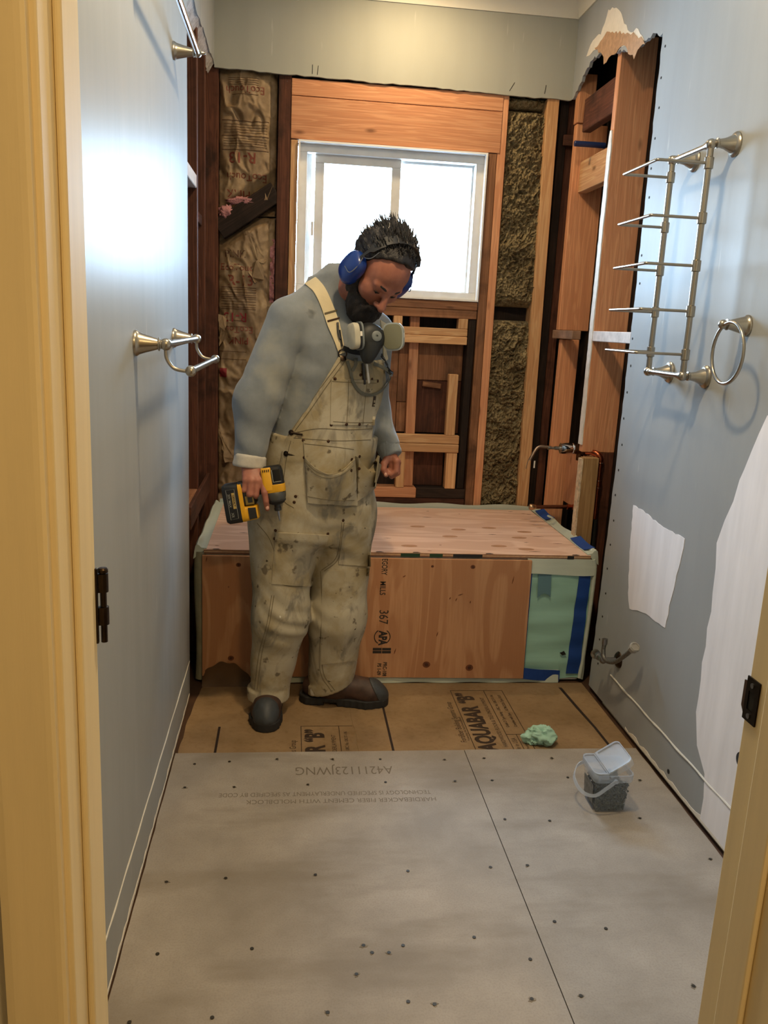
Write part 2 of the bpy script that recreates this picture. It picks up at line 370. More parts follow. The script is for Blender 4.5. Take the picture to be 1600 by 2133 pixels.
# doorway: wall, jambs, stops and casing
JL, JR = -0.208, 0.572
mb = MB()
for a in ((-1.6, JL-0.018, -0.009, 2.6), (JR+0.018, 1.9, -0.009, 2.6), (JL-0.018, JR+0.018, 2.10, 2.6)): mb.add(box(a[0], a[1], 0.765, 0.90, a[2], a[3]))
mb.add(box(-1.6, 1.9, 0.765, 0.78, 2.6, 2.76)); struct(mb.build('wall_front', M_HALL))
mb = MB().add(box(-1.5, -1.45, -1.5, 0.765, -0.009, 2.66)).add(box(1.8, 1.85, -1.5, 0.765, -0.009, 2.66)).add(box(-1.5, 1.85, -1.5, -1.45, -0.009, 2.66))
struct(mb.build('wall_hall', M_HALL)); struct(mk('ceiling_hall', *box(-1.5, 1.85, -1.5, 0.765, 2.66, 2.72), M_CEIL))
def jamb(name, x, s):
    """s = +1: a jamb on the left whose face looks to +x"""
    j = struct(mk(name, *box(min(x, x-s*0.018), max(x, x-s*0.018), 0.762, 0.902, -0.009, 2.10), M_TRIM, bevel=0.0018))
    mk('door_stop', *box(min(x, x+s*0.008), max(x, x+s*0.008), 0.806, 0.856, -0.009, 2.09), M_TRIM, j, bevel=0.003)
    pr = [(0.0, 0.0), (0.0, 0.014), (0.003, 0.0165), (0.008, 0.0172), (0.050, 0.0185), (0.058, 0.0175), (0.0585, 0.0)]
    xa = x-s*0.006
    mk('casing', *prism([(xa-s*a, 0.765-b) for a, b in pr], XY, -0.009, 2.16), M_TRIM, j)
    return j
jl = jamb('door_1', JL, 1); jr = jamb('door_2', JR, -1)
jh = struct(mk('door_3', *box(JL-0.018, JR+0.018, 0.762, 0.902, 2.10, 2.118), M_TRIM))

# window
wf = struct(empty('window_1', (0.42, 3.86, 1.78), None, None))
def frame_ring(x0, x1, z0, z1, w, y0, y1):
    mb = MB()
    mb.add(box(x0, x1, y0, y1, z1-w, z1)).add(box(x0, x1, y0, y1, z0, z0+w)).add(box(x0, x0+w, y0, y1, z0+w, z1-w)).add(box(x1-w, x1, y0, y1, z0+w, z1-w)); return mb
frame_ring(0.017, 0.826, 1.472, 2.090, 0.034, 3.842, 3.93).build('window_frame', M_WINF, wf, bevel=0.002)
frame_ring(0.012, 0.832, 1.468, 2.097, 0.007, 3.80, 3.862).build('window_liner', plain('liner_white', L(236, 234, 230), 0.6), wf)
frame_ring(0.086, 0.462, 1.496, 2.060, 0.040, 3.868, 3.888).build('window_sash', M_WINF, wf, bevel=0.002)
frame_ring(0.448, 0.796, 1.500, 2.058, 0.012, 3.896, 3.914).build('window_sash', M_WINF, wf, bevel=0.001)
mk('sash_post', *box(0.051, 0.072, 3.885, 3.915, 1.506, 2.056), M_WINF, wf)
m, t, b = new_mat('window_glass'); tr = t.nodes.new('ShaderNodeBsdfTransparent'); gl = t.nodes.new('ShaderNodeBsdfGlossy'); gl.inputs['Roughness'].default_value = 0.05
fr = t.nodes.new('ShaderNodeFresnel'); fr.inputs['IOR'].default_value = 1.35; ms = t.nodes.new('ShaderNodeMixShader'); t.links.new(fr.outputs[0], ms.inputs[0]); t.links.new(tr.outputs[0], ms.inputs[1]); t.links.new(gl.outputs[0], ms.inputs[2])
t.links.new(ms.outputs[0], t.nodes['Material Output'].inputs[0]); M_PANE = m
mk('window_pane', *box(0.120, 0.428, 3.876, 3.880, 1.530, 2.026), M_PANE, wf)
mk('window_pane', *box(0.455, 0.790, 3.903, 3.907, 1.506, 2.052), M_PANE, wf)
mk('sash_latch', *obox((0.079, 3.866, 1.745), Vector((1, 0, 0)), Vector((0, 1, 0)), Vector((0, 0, 1)), 0.012, 0.03, 0.06), M_WINF, wf, bevel=0.003)
for z in (1.965, 1.585):                                                # small stickers on the right pane
    mk('sticker', *frame_ring(0.748, 0.768, z-0.017, z+0.017, 0.003, 3.8995, 3.9015).__dict__.values(), plain('sticker_ink', L(40, 52, 64), 0.5), wf)
# ------------------------------------------------------------------ framing lumber, each piece its own thing
def lumber(name, cat, label, b, mats, ax, skew=None, bevel=0.0022, group=None):
    v, f = box(*b)
    if skew:                                                            # a piece that leans: dx over its height
        z0, z1 = b[4], b[5]; v = [(x+skew*(z-(z0+z1)/2)/(z1-z0), y, z) for x, y, z in v]
    o = mk(name, v, f, mats[ax], None, bevel=bevel, center=True, seg=1)
    return tag(o, label, cat, group)
YB = 3.904
lumber('stud', 'stud', 'dark old redwood stud in the left back corner beside the kraft paper insulation', (-0.380, -0.325, YF, YB, 0, 2.60), W_OLD, 2)
lumber('stud', 'stud', 'dark old redwood stud between the kraft paper insulation and the window', (-0.078, -0.024, YF, YB, 0, 2.40), W_OLD, 2, skew=0.004)
lumber('jack_stud', 'stud', 'narrow pale orange trimmer stud along the left edge of the window', (-0.0215, 0.0095, YF-0.002, YB, 0.5, 2.096), W_NEW, 2)
lumber('header_beam', 'beam', 'wide orange fir header beam directly above the window', (-0.0225, 0.886, YF-0.004, YB, 2.100, 2.2675), W_RED, 0)
lumber('header_plate', 'beam', 'narrow orange fir board on top of the window header', (-0.0225, 0.886, YF-0.004, YB, 2.2695, 2.336), W_RED, 0)
lumber('king_stud', 'stud', 'reddish stud rising to the right end of the window header', (0.8775, 0.914, YF, YB, 0.0, 2.42), W_RED, 2, skew=-0.006)
lumber('jack_stud', 'stud', 'paint-spotted trimmer stud along the right edge of the window', (0.838, 0.8755, YF-0.002, YB, 0.0, 2.097), W_MID, 2, skew=-0.004)
lumber('window_sill_plate', 'sill', 'nail-stained sill board right under the window', (0.0105, 0.8335, YF-0.002, YB, 1.430, 1.4665), W_MID, 0)
lumber('window_sill_plate', 'sill', 'second sill board, lower of the two under the window', (0.0105, 0.8335, YF, YB, 1.391, 1.4285), W_MID, 0)
lumber('cripple_stud', 'stud', 'dark narrow stud standing under the right end of the window sill', (0.798, 0.830, YF+0.004, YB, 0.605, 1.390), W_DRK, 2, skew=0.006)
lumber('blocking', 'blocking', 'new pale cross board behind the man, upper of the pair at shoulder height', (0.10, 0.796, YF, YF+0.038, 1.312, 1.345), W_NEW, 0)
lumber('blocking', 'blocking', 'new pale cross board behind the man, lower of the pair at shoulder height', (0.10, 0.796, YF-0.004, YF+0.038, 1.275, 1.3105), W_NEW, 0)
lumber('blocking', 'blocking', 'short new upright block under the sill, right end of the dark slot', (0.752, 0.796, YF, YF+0.05, 1.3455, 1.391), W_NEW, 2)
lumber('blocking', 'blocking', 'short new upright block under the sill, left end of the dark slot', (0.455, 0.495, YF, YF+0.05, 1.3455, 1.391), W_NEW, 2)
lumber('blocking', 'blocking', 'new pale cross board at hand height, upper of the lower pair', (0.10, 0.790, YF-0.002, YF+0.038, 0.817, 0.857), W_NEW, 0)
lumber('blocking', 'blocking', 'new pale cross board with a knot, lower of the pair at hand height', (0.10, 0.790, YF-0.006, YF+0.038, 0.777, 0.8155), W_NEW, 0)
lumber('blocking', 'blocking', 'pale upright board standing on the right end of the hand-height cross boards', (0.724, 0.768, YF, YF+0.04, 0.8575, 1.140), W_NEW, 2)
lumber('blocking', 'blocking', 'pale upright board under the right end of the hand-height cross boards', (0.736, 0.786, YF, YF+0.05, 0.604, 0.7765), W_NEW, 2)
lumber('blocking', 'blocking', 'charred-bottomed upright board under the hand-height cross boards, near the hand', (0.500, 0.540, YF, YF+0.05, 0.604, 0.7765), W_NEW, 2)
lumber('stud', 'stud', 'rough reddish split stud with torn grain between the two pairs of cross boards', (0.540, 0.584, YF+0.042, YB, 0.604, 1.392), W_RED, 2, skew=-0.008)
lumber('bottom_plate', 'plate', 'orange bottom plate lying just above the rear edge of the plywood cover', (0.10, 0.60, YF, YB, 0.556, 0.603), W_RED, 0)
lumber('bottom_plate', 'plate', 'dark broken piece of bottom plate at the right behind the plywood cover', (0.602, 0.836, YF+0.004, YB, 0.556, 0.603), W_DRK, 0)
lumber('bottom_plate', 'plate', 'splintered lowest plate along the back wall', (-0.02, 0.836, YF+0.006, YB, 0.40, 0.5545), W_OLD, 0)
lumber('diagonal_brace', 'brace', 'black sooty diagonal brace crossing the kraft paper insulation', (-0.36, 0.0, 0, 0.05, 0, 0.095), W_DRK, 0)
br = bpy.context.scene.objects['diagonal_brace']; br.location = (-0.2015, YF+0.027, 1.800); br.rotation_euler = (0, -math.radians(35), 0); br.scale = (0.83, 1, 0.90)
sb = [(0.497, 0.540, 1.0, 1.276, 'siding board right behind the man at elbow height, smallest piece'), (0.586, 0.798, 1.105, 1.276, 'wide brown siding board seen through the upper right opening under the window'),
      (0.497, 0.5395, 0.858, 0.998, 'lower brown siding board left of the split stud'), (0.586, 0.798, 0.858, 1.103, 'dark brown siding board right of the split stud, above the hand-height boards'),
      (0.10, 0.495, 0.858, 1.276, 'brown siding board mostly hidden behind the man'), (0.54, 0.735, 0.604, 0.776, 'dark siding board in the lowest opening beside the hand')]
for x0, x1, z0, z1, lb in sb: lumber('siding_board', 'board', lb, (x0, x1, YF+0.075, YF+0.087, z0, z1), W_OLD if 'dark' in lb else W_MID, 2)
lumber('wood_splinter', 'splinter', 'broken pale splinter hanging on the dark siding right of the split stud', (0.612, 0.70, YF+0.058, YF+0.072, 1.072, 1.096), W_MID, 0).rotation_euler = (0, 0.10, 0)
lumber('stud', 'stud', 'new pale stud along the right side of the rock wool', (1.088, 1.141, YF-0.006, YB, 0.0, 2.336), W_NEW, 2, skew=-0.018)
lumber('stud', 'stud', 'sooty old stud just right of the new stud by the rock wool', (1.152, 1.188, YF+0.03, YB+0.0, 0.0, 2.42), W_DRK, 2)
lumber('stud', 'stud', 'stained brown stud in the right back corner', (1.190, 1.232, YF+0.045, YB, 0.0, 2.42), W_OLD, 2)
lumber('blocking', 'blocking', 'dark stained block between studs high in the right back corner', (1.17, 1.27, YF+0.01, YF+0.028, 2.155, 2.20), W_OLD, 0)
# right side of the alcove
BX = 1.197
lumber('stud', 'stud', 'wide new orange stud at the right rear of the alcove, above the ledge', (BX+0.001, 1.337, 3.742, 3.78, 1.362, 2.228), W_RED, 2)
lumber('stud', 'stud', 'nail-marked new stud at the right rear of the alcove behind the shower valve', (BX, 1.280, 3.690, 3.728, 0.0, 1.322), W_RED, 2, skew=0.006)
lumber('blocking', 'blocking', 'new orange block standing on the wide rear stud, high in the right alcove', (BX-0.002, 1.267, 3.735, 3.785, 2.231, 2.425), W_RED, 2)
lumber('blocking', 'blocking', 'reddish cross block high between the two right alcove studs', (BX+0.012, BX+0.05, 3.325, 3.70, 2.185, 2.315), W_OLD, 1)
lumber('blocking', 'blocking', 'pale orange cross block below the blue pipe in the right alcove', (BX+0.03, BX+0.07, 3.325, 3.738, 1.948, 2.075), W_NEW, 1)
B = lumber('stud', 'stud', 'tall orange stud with a white plastered front edge at the right alcove', (BX, 1.336, 3.285, 3.323, 0.875, 2.44), W_RED, 2)
lumber('stud', 'stud', 'brown lower half of the front right stud behind the copper pipe', (1.262, 1.336, 3.285, 3.323, 0.0, 0.874), W_OLD, 2)
ps = [(3.284, 0.905), (3.326, 0.905)]+[(3.324+0.002*math.sin(k*1.7), 0.95+k*0.1) for k in range(12)]+[(3.312, 2.11), (3.297, 2.11)]+[(3.286+0.003*math.sin(k*2.3), 2.05-k*0.1) for k in range(12)]
mk('plaster_strip', [(x-B.location.x, y-B.location.y, z-B.location.z) for x, y, z in prism(ragged(ps, 0.02, 0.002, 4), YZ, BX-0.0005, BX-0.005)[0]], prism(ragged(ps, 0.02, 0.002, 4), YZ, 0, 1)[1], plain('plaster_white', L(226, 222, 216), 0.8, var=0.1, vscale=40)).parent = B
lumber('ledge_block', 'blocking', 'whitewashed cross block from the front right stud to the cut wall edge', (BX-0.004, BX+0.035, 2.90, 3.283, 1.322, 1.362), [plain('whitewashed_wood', L(206, 196, 190), 0.85, var=0.22, vscale=26, bmp=0.6, bscale=70)]*3, 1)
lumber('ledge_block', 'blocking', 'grimy pale cross block at the right rear of the alcove, under the wide stud', (BX-0.008, BX+0.03, 3.52, 3.80, 1.324, 1.361), [plain('grimy_wood', L(150, 118, 96), 0.85, var=0.4, vscale=16, bmp=0.6, bscale=70)]*3, 1)
sp = lumber('stud', 'stud', 'short pale stud offcut standing in front of the copper pipe', (BX-0.012, 1.252, 3.225, 3.262, 0.0, 0.860), W_PAL, 2)
pe = mk('rough_edge', *prism(ragged([(3.2245, 0.02), (3.2245, 0.855), (3.2625, 0.855), (3.2625, 0.02)], 0.02, 0.003, 2), YZ, BX-0.0125, BX-0.020), plain('rough_plaster_edge', L(206, 186, 158), 0.9, var=0.3, vscale=60, bmp=0.8, bscale=120)); adopt(pe, sp)
lumber('blocking', 'blocking', 'orange backing block behind the short pale stud', (BX+0.055, BX+0.095, 3.33, 3.62, 0.60, 0.845), W_RED, 2)
# left side of the alcove
LX = XL-0.0135
lumber('stud', 'stud', 'old redwood stud on the left alcove wall, front one near the cut wall edge', (LX-0.089, LX, 3.27, 3.308, 0.0, 2.60), W_OLD, 2)
lumber('stud', 'stud', 'old redwood stud on the left alcove wall, rear one before the corner', (LX-0.089, LX-0.001, 3.56, 3.598, 0.0, 2.60), W_OLD, 2)
lumber('blocking', 'blocking', 'pale-fronted cross block high on the left alcove wall', (LX-0.050, LX-0.001, 2.869, 3.269, 1.800, 1.845), [plain('painted_block', L(178, 158, 142), 0.8, var=0.15, vscale=30)]*3, 1)
lumber('blocking', 'blocking', 'old cross block on the left alcove wall between the two rear studs', (LX-0.089, LX-0.012, 3.309, 3.559, 1.70, 1.74), W_OLD, 1)
lumber('ledger', 'ledger', 'reddish old ledger board along the left alcove wall above the tub', (LX+0.0005, LX+0.0135, 2.93, 3.62, 0.60, 0.685), W_OLD, 1)
lumber('blocking', 'blocking', 'worn cross block with a lit top, low on the left alcove wall', (LX-0.089, LX-0.0008, 2.869, 3.269, 0.645, 0.684), W_MID, 1)

# ------------------------------------------------------------------ value noise for shaped surfaces
def vnoise(P, seed=0):
    P = np.asarray(P, float); i = np.floor(P).astype(np.int64); f = P-i; f = f*f*(3-2*f); out = 0
    for dx in (0, 1):
        for dy in (0, 1):
            for dz in (0, 1):
                h = ((i[..., 0]+dx)*374761393+(i[..., 1]+dy)*668265263+(i[..., 2]+dz)*2147483647+seed*974634777) & 0xffffffff
                h = ((h ^ (h >> 13))*1274126177) & 0xffffffff; h = (h ^ (h >> 16)) & 0xffff
                wgt = (f[..., 0] if dx else 1-f[..., 0])*(f[..., 1] if dy else 1-f[..., 1])*(f[..., 2] if dz else 1-f[..., 2])
                out = out+wgt*(h/65535.0)
    return out*2-1
def fbm(P, seed=0, oct=4, gain=0.5, lac=2.03):
    a, s = 1.0, 0; P = np.asarray(P, float)
    for k in range(oct): s = s+a*vnoise(P, seed+k*17); P = P*lac; a *= gain
    return s
def sheet(name, x0, x1, z0, z1, nx, nz, fy, yback, mat, parent=None, mask=None):
    """a filled pad against the back wall whose front is a relief y = fy(x, z)"""
    X, Z = np.meshgrid(np.linspace(x0, x1, nx), np.linspace(z0, z1, nz), indexing='ij'); Y = fy(X, Z)
    v = list(zip(X.ravel(), Y.ravel(), Z.ravel())); nb = len(v)
    q = lambda i, j: i*nz+j; f = [(q(i, j), q(i+1, j), q(i+1, j+1), q(i, j+1)) for i in range(nx-1) for j in range(nz-1)]
    ring = [q(i, 0) for i in range(nx)]+[q(nx-1, j) for j in range(1, nz)]+[q(i, nz-1) for i in range(nx-2, -1, -1)]+[q(0, j) for j in range(nz-2, 0, -1)]
    for r in ring: v.append((v[r][0], yback, v[r][2]))
    m = len(ring); f += [(ring[k], ring[(k+1) % m], nb+(k+1) % m, nb+k) for k in range(m)]; f.append(tuple(nb+k for k in range(m)))
    return mk(name, v, f, mat, parent, smooth=1.2)
# kraft-faced batts
m, t, b = new_mat('kraft_paper'); P_ = coords(t, (1, 1, 1)); n1 = noise(t, P_, 7, 5); n2 = noise(t, P_, 45, 4)
c = mix_col(t, ramp(t, n1, [(0.35, BW(0)), (0.7, BW(1))]), L(126, 102, 74), L(168, 142, 106)); c = mix_col(t, ramp(t, n2, [(0.4, BW(0)), (0.7, BW(0.4))]), c, L(92, 70, 46))
t.links.new(c, b.inputs['Base Color']); b.inputs['Roughness'].default_value = 0.6; bump(t, b, n2, 0.25, 0.003); M_KRAFT = m
M_PINK = plain('pink_fibreglass', L(190, 132, 132), 0.95, var=0.25, vscale=60, bmp=1.0, bscale=180, bdist=0.006)
M_INKR = plain('brown_red_print', L(122, 58, 40), 0.7); M_INKB = plain('brown_print', L(92, 62, 42), 0.7); M_INKRED = plain('red_print', L(134, 38, 42), 0.7)
def kraft_fy(seed, x0, x1, z0, z1):
    def fy(X, Z):
        u = (X-x0)/(x1-x0); bulge = 0.030*np.sin(np.pi*np.clip(u, 0, 1))**0.6
        topf = np.clip((z1-Z)/0.05, 0, 1)**0.5
        P = np.stack([X*13+Z*2.0, Z*7.5, X*0+seed], -1); r1 = 1-np.abs(fbm(P+0.35*fbm(P*1.3, seed+3, 2)[..., None], seed, 3, 0.5))*1.4
        P2 = np.stack([X*26+Z*12, Z*16-X*9, X*0+seed*3.1], -1); r2 = 1-np.abs(vnoise(P2, seed+8))*2
        fl = np.where(u > 0.87, -0.016, 0)
        nb = np.clip(1.7-np.abs((Z-1.80)-0.70*(X+0.2015))/0.060, 0, 1)
        return np.maximum(YF+0.052-bulge*topf-0.017*r1-0.0025*r2-fl*0.6, YF-0.004)*(1-nb)+(YF+0.070)*nb
    return fy
def batt(label, x0, x1, z0, z1, seed):
    fy = kraft_fy(seed, x0, x1, z0, z1)
    o = sheet('insulation_batt', x0, x1, z0, z1, 62, int((z1-z0)/0.0042), fy, YB-0.002, M_KRAFT); tag(o, label, 'insulation', 'kraft paper batts left of the window')
    lift = lambda p: (p.x, float(fy(np.array(p.x), np.array(p.z)))-0.0012, p.z)
    return o, fy, lift
KB, fyb, lf = batt('crumpled brown kraft paper insulation above the black diagonal brace', -0.324, -0.080, 1.785, 2.372, 3)
KC, fyc, lg = batt('torn brown kraft paper insulation below the black diagonal brace', -0.324, -0.080, 0.42, 1.78, 9)
ax, az = (1, 0, 0), (0, 0, 1)
def lines(par, lift, xa, xb, zs, th=0.0007, mat=None):
    mb = MB()
    for z in zs:
        pts = [lift(Vector((x, 0, z))) for x in np.linspace(xa, xb, 46)]
        mb.add(tube(pts, th, 4))
    mb.build('printed_lines', mat or M_INKB, par)
lines(KB, lf, -0.312, -0.115, [2.16, 2.10, 2.044], 0.0013)
lines(KB, lf, -0.305, -0.122, [2.146, 2.135, 2.124, 2.113, 2.088, 2.078, 2.068, 2.058], 0.0007)
lines(KB, lf, -0.285, -0.16, [2.30, 2.308, 2.316, 2.324], 0.0007)
lines(KB, lf, -0.27, -0.16, [2.262], 0.0009)
Rv = dict(parent=KB, lift=lf, ax=(-1, 0, 0), ay=(0, 0, -1))
text('EcoTouch', 'printed_text', 0.040, (-0.215, 0, 2.281), mat=M_INKR, **Rv)
text('R-13', 'printed_text', 0.062, (-0.225, 0, 2.015), mat=M_INKR, bold=0.012, **Rv)
text('EcoTouch', 'printed_text', 0.042, (-0.205, 0, 1.937), mat=M_INKR, **Rv)
text('PINK', 'printed_text', 0.045, (-0.24, 0, 1.868), mat=M_INKR, bold=0.01, **Rv)
def block(par, lift, x0, x1, z0, z1, mat):
    nx, nz = 26, 16; X = np.linspace(x0, x1, nx); Z = np.linspace(z0, z1, nz)
    v = [lift(Vector((x, 0, z))) for x in X for z in Z]; return mk('printed_block', v, [(i*nz+j, (i+1)*nz+j, (i+1)*nz+j+1, i*nz+j+1) for i in range(nx-1) for j in range(nz-1)], mat, par)
block(KB, lf, -0.178, -0.122, 1.840, 1.880, M_INKRED); block(KC, lg, -0.318, -0.286, 1.085, 1.125, M_INKRED)
Rc = dict(parent=KC, lift=lg, ax=(1, 0, 0), ay=(0, 0, 1))
text('PINK', 'printed_text', 0.042, (-0.252, 0, 1.618), mat=M_INKB, bold=0.01, **Rc)
text('EcoTouch', 'printed_text', 0.040, (-0.235, 0, 1.562), mat=M_INKR, **Rc)
text('R-13', 'printed_text', 0.060, (-0.228, 0, 1.506), mat=M_INKR, bold=0.012, **Rc)
lines(KC, lg, -0.312, -0.16, [1.47, 1.458, 1.446, 1.43, 1.418, 1.406, 1.394], 0.0008); lines(KC, lg, -0.312, -0.16, [1.478, 1.438, 1.386], 0.0013)
Rd = dict(parent=KC, lift=lg, ax=(-1, 0, 0), ay=(0, 0, -1))
text('R-13', 'printed_text', 0.055, (-0.250, 0, 1.352), mat=M_INKRED, bold=0.012, **Rd); text('EcoTouch', 'printed_text', 0.040, (-0.252, 0, 1.298), mat=M_INKR, **Rd); text('PINK', 'printed_text', 0.042, (-0.235, 0, 1.250), mat=M_INKR, bold=0.01, **Rd)
for z_ in (1.336, 1.31, 1.20, 1.166): lines(KC, lg, -0.318, -0.2, [z_], 0.0009)
def fluff(name, par, c, r, seed, mat, n=26):
    v, f = ball((0, 0, 0), 1, n, 16); V = np.array(v); d = 1+0.45*fbm(V*2.6, seed, 4); V = V*d[:, None]*np.array(r)+np.array(c); return mk(name, V, f, mat, par, smooth=3)
fluff('pink_fibre', KB, (-0.225, YF+0.014, 1.838), (0.055, 0.014, 0.016), 3, M_PINK); fluff('pink_fibre', KB, (-0.29, YF+0.010, 1.792), (0.032, 0.014, 0.024), 5, M_PINK)
sheet('pink_fibre', -0.102, -0.081, 1.42, 1.69, 8, 90, lambda X, Z: YF+0.03-0.012*fbm(np.stack([X*60, Z*40, X*0], -1), 4, 3), YB-0.01, M_PINK, KC)
def scrap(par, pts, y, seed, mat=None):
    """a curled loose flap of torn kraft paper"""
    P = ragged(pts, 0.012, 0.003, seed); rr = random.Random(seed); v, f = prism(P, XZ, y, y-0.001)
    return mk('torn_flap', [(x, yy-0.020*abs(math.sin(x*47+z*23+seed)), z) for x, yy, z in v], f, M_KRAFT, par)
scrap(KC, [(-0.21, 1.715), (-0.185, 1.72), (-0.15, 1.63), (-0.115, 1.60), (-0.13, 1.585), (-0.165, 1.60)], YF+0.028, 3)
scrap(KC, [(-0.175, 1.585), (-0.15, 1.60), (-0.128, 1.55), (-0.125, 1.515), (-0.165, 1.50), (-0.195, 1.545)], YF+0.022, 7)
scrap(KB, [(-0.325, 1.79), (-0.27, 1.80), (-0.26, 1.775), (-0.315, 1.765)], YF+0.02, 9); scrap(KB, [(-0.13, 1.845), (-0.105, 1.85), (-0.095, 1.905), (-0.12, 1.90)], YF+0.02, 12)
scrap(KC, [(-0.322, 1.36), (-0.288, 1.355), (-0.292, 1.26), (-0.318, 1.22)], YF+0.02, 14); scrap(KC, [(-0.322, 0.87), (-0.30, 0.80), (-0.24, 0.70), (-0.29, 0.70)], YF+0.02, 15)
# rock wool
m, t, b = new_mat('rock_wool'); P_ = coords(t, (1, 1, 1)); n1 = noise(t, P_, 9, 6, 0.65); n2 = noise(t, P_, 120, 4, 0.7)
c = mix_col(t, ramp(t, n1, [(0.3, BW(0)), (0.7, BW(1))]), L(124, 108, 80), L(170, 154, 118)); c = mix_col(t, ramp(t, n2, [(0.35, BW(0.6)), (0.6, BW(0))]), c, L(70, 56, 38))
t.links.new(c, b.inputs['Base Color']); b.inputs['Roughness'].default_value = 1.0; b.inputs['Specular IOR Level'].default_value = 0.05; bump(t, b, n2, 0.9, 0.006); M_ROCK = m
def rock(label, z0, z1, seed):
    def fy(X, Z):
        P = np.stack([X*16, Z*14, X*0+seed], -1); a = fbm(P, seed, 3); bq = 1-np.abs(fbm(P*2.3+a[..., None]*0.8, seed+5, 4, 0.62)); cq = fbm(P*9, seed+9, 2)
        e = np.minimum(np.clip((Z-z0)/0.03, 0, 1), np.clip((z1-Z)/0.03, 0, 1))**0.5
        return YF+0.062-e*(0.030+0.016*a+0.026*bq+0.006*cq)
    o = sheet('rock_wool_batt', 0.918, 1.088, z0, z1, 78, int((z1-z0)/0.0025), fy, YB-0.002, M_ROCK)
    return tag(o, label, 'insulation', 'rock wool batts right of the window')
rock('shaggy olive brown rock wool right of the window, upper piece', 1.455, 2.290, 4)
rock('matted olive brown rock wool below the dark gap, lower piece', 0.40, 1.395, 21)
rock('small rock wool strip at the very top under the painted wall', 2.296, 2.345, 31)
# ------------------------------------------------------------------ tub under its covers
def ply(name, face, grain, ax):
    m, t, b = new_mat(name); s = [3.2, 3.2, 3.2]; s[ax] = 0.55
    v = coords(t, tuple(s)); n1 = noise(t, v, 1.6, 3, 0.45, 1.6); mu = t.nodes.new('ShaderNodeMath'); mu.operation = 'MULTIPLY'; mu.inputs[1].default_value = 30; sn = t.nodes.new('ShaderNodeMath'); sn.operation = 'SINE'
    t.links.new(n1, mu.inputs[0]); t.links.new(mu.outputs[0], sn.inputs[0]); fs = [160, 160, 160]; fs[ax] = 7; n2 = noise(t, coords(t, tuple(fs)), 1.0, 3)
    c = mix_col(t, ramp(t, sn.outputs[0], [(0.0, BW(0.75)), (0.8, BW(0))]), face, grain); c = mix_col(t, ramp(t, n2, [(0.35, BW(0.4)), (0.6, BW(0))]), c, grain)
    bl = noise(t, coords(t, (2.4, 2.4, 2.4)), 1.0, 3); c = mix_col(t, ramp(t, bl, [(0.4, BW(0)), (0.7, BW(0.35))]), c, tuple(x*0.72 for x in face[:3])+(1,))
    t.links.new(c, b.inputs['Base Color']); b.inputs['Roughness'].default_value = 0.62; b.inputs['Specular IOR Level'].default_value = 0.3; bump(t, b, n2, 0.25, 0.0008); return m
M_PLYF = ply('plywood_front_face', L(194, 146, 108), L(168, 116, 80), 2); M_PLYT = ply('plywood_top_face', L(234, 202, 184), L(210, 170, 146), 0)
M_INK = plain('black_stamp_ink', (0.02, 0.015, 0.012, 1), 0.7); M_KNOT = plain('wood_knot', L(104, 58, 32), 0.7, var=0.3, vscale=90); M_PLUG = plain('wood_football_patch', L(178, 134, 104), 0.7, var=0.15, vscale=40)
def foam(name, col):
    m, t, b = new_mat(name); n = noise(t, coords(t, (1.5, 1.5, 14)), 1.6, 3); t.links.new(mix_col(t, ramp(t, n, [(0.4, BW(0)), (0.7, BW(1))]), tuple(x*0.88 for x in col[:3])+(1,), col), b.inputs['Base Color'])
    b.inputs['Roughness'].default_value = 0.5; b.inputs['Subsurface Weight'].default_value = 0.15; b.inputs['Subsurface Radius'].default_value = (0.02, 0.02, 0.02); bump(t, b, n, 0.3, 0.004); return m
M_FOAM = foam('green_foam', L(160, 206, 192)); M_FOAMP = foam('pale_foam', L(196, 206, 194))
tub = empty('bathtub', (0.42, 3.4, 0), 'bathtub wrapped in pale green foam and blue tape under the plywood', 'bathtub')
x0, x1, y0, y1, ht = -0.318, 1.172, 2.995, 3.778, 0.497
mb = MB()                                                               # hollow basin with a rim
n = 28
def rr(x0, x1, y0, y1, r, z, k=7):
    P = []
    for cx, cy, a in ((x1-r, y1-r, 0), (x0+r, y1-r, 90), (x0+r, y0+r, 180), (x1-r, y0+r, 270)):
        for i in range(k): q = math.radians(a+90*i/(k-1)); P.append((cx+r*math.cos(q), cy+r*math.sin(q), z))
    return P
rings = [rr(x0, x1, y0, y1, 0.02, 0.0), rr(x0, x1, y0, y1, 0.02, ht), rr(x0+0.05, x1-0.05, y0+0.06, y1-0.05, 0.06, ht), rr(x0+0.14, x1-0.10, y0+0.11, y1-0.09, 0.10, 0.14), rr(x0+0.2, x1-0.16, y0+0.16, y1-0.14, 0.10, 0.11)]
v = sum(rings, []); k = len(rings[0]); f = [(i*k+j, i*k+(j+1) % k, (i+1)*k+(j+1) % k, (i+1)*k+j) for i in range(4) for j in range(k)]+[tuple(range(k-1, -1, -1)), tuple(4*k+j for j in range(k))]
mk('basin', v, f, plain('tub_acrylic_white', L(222, 222, 216), 0.3), tub, smooth=0.7)
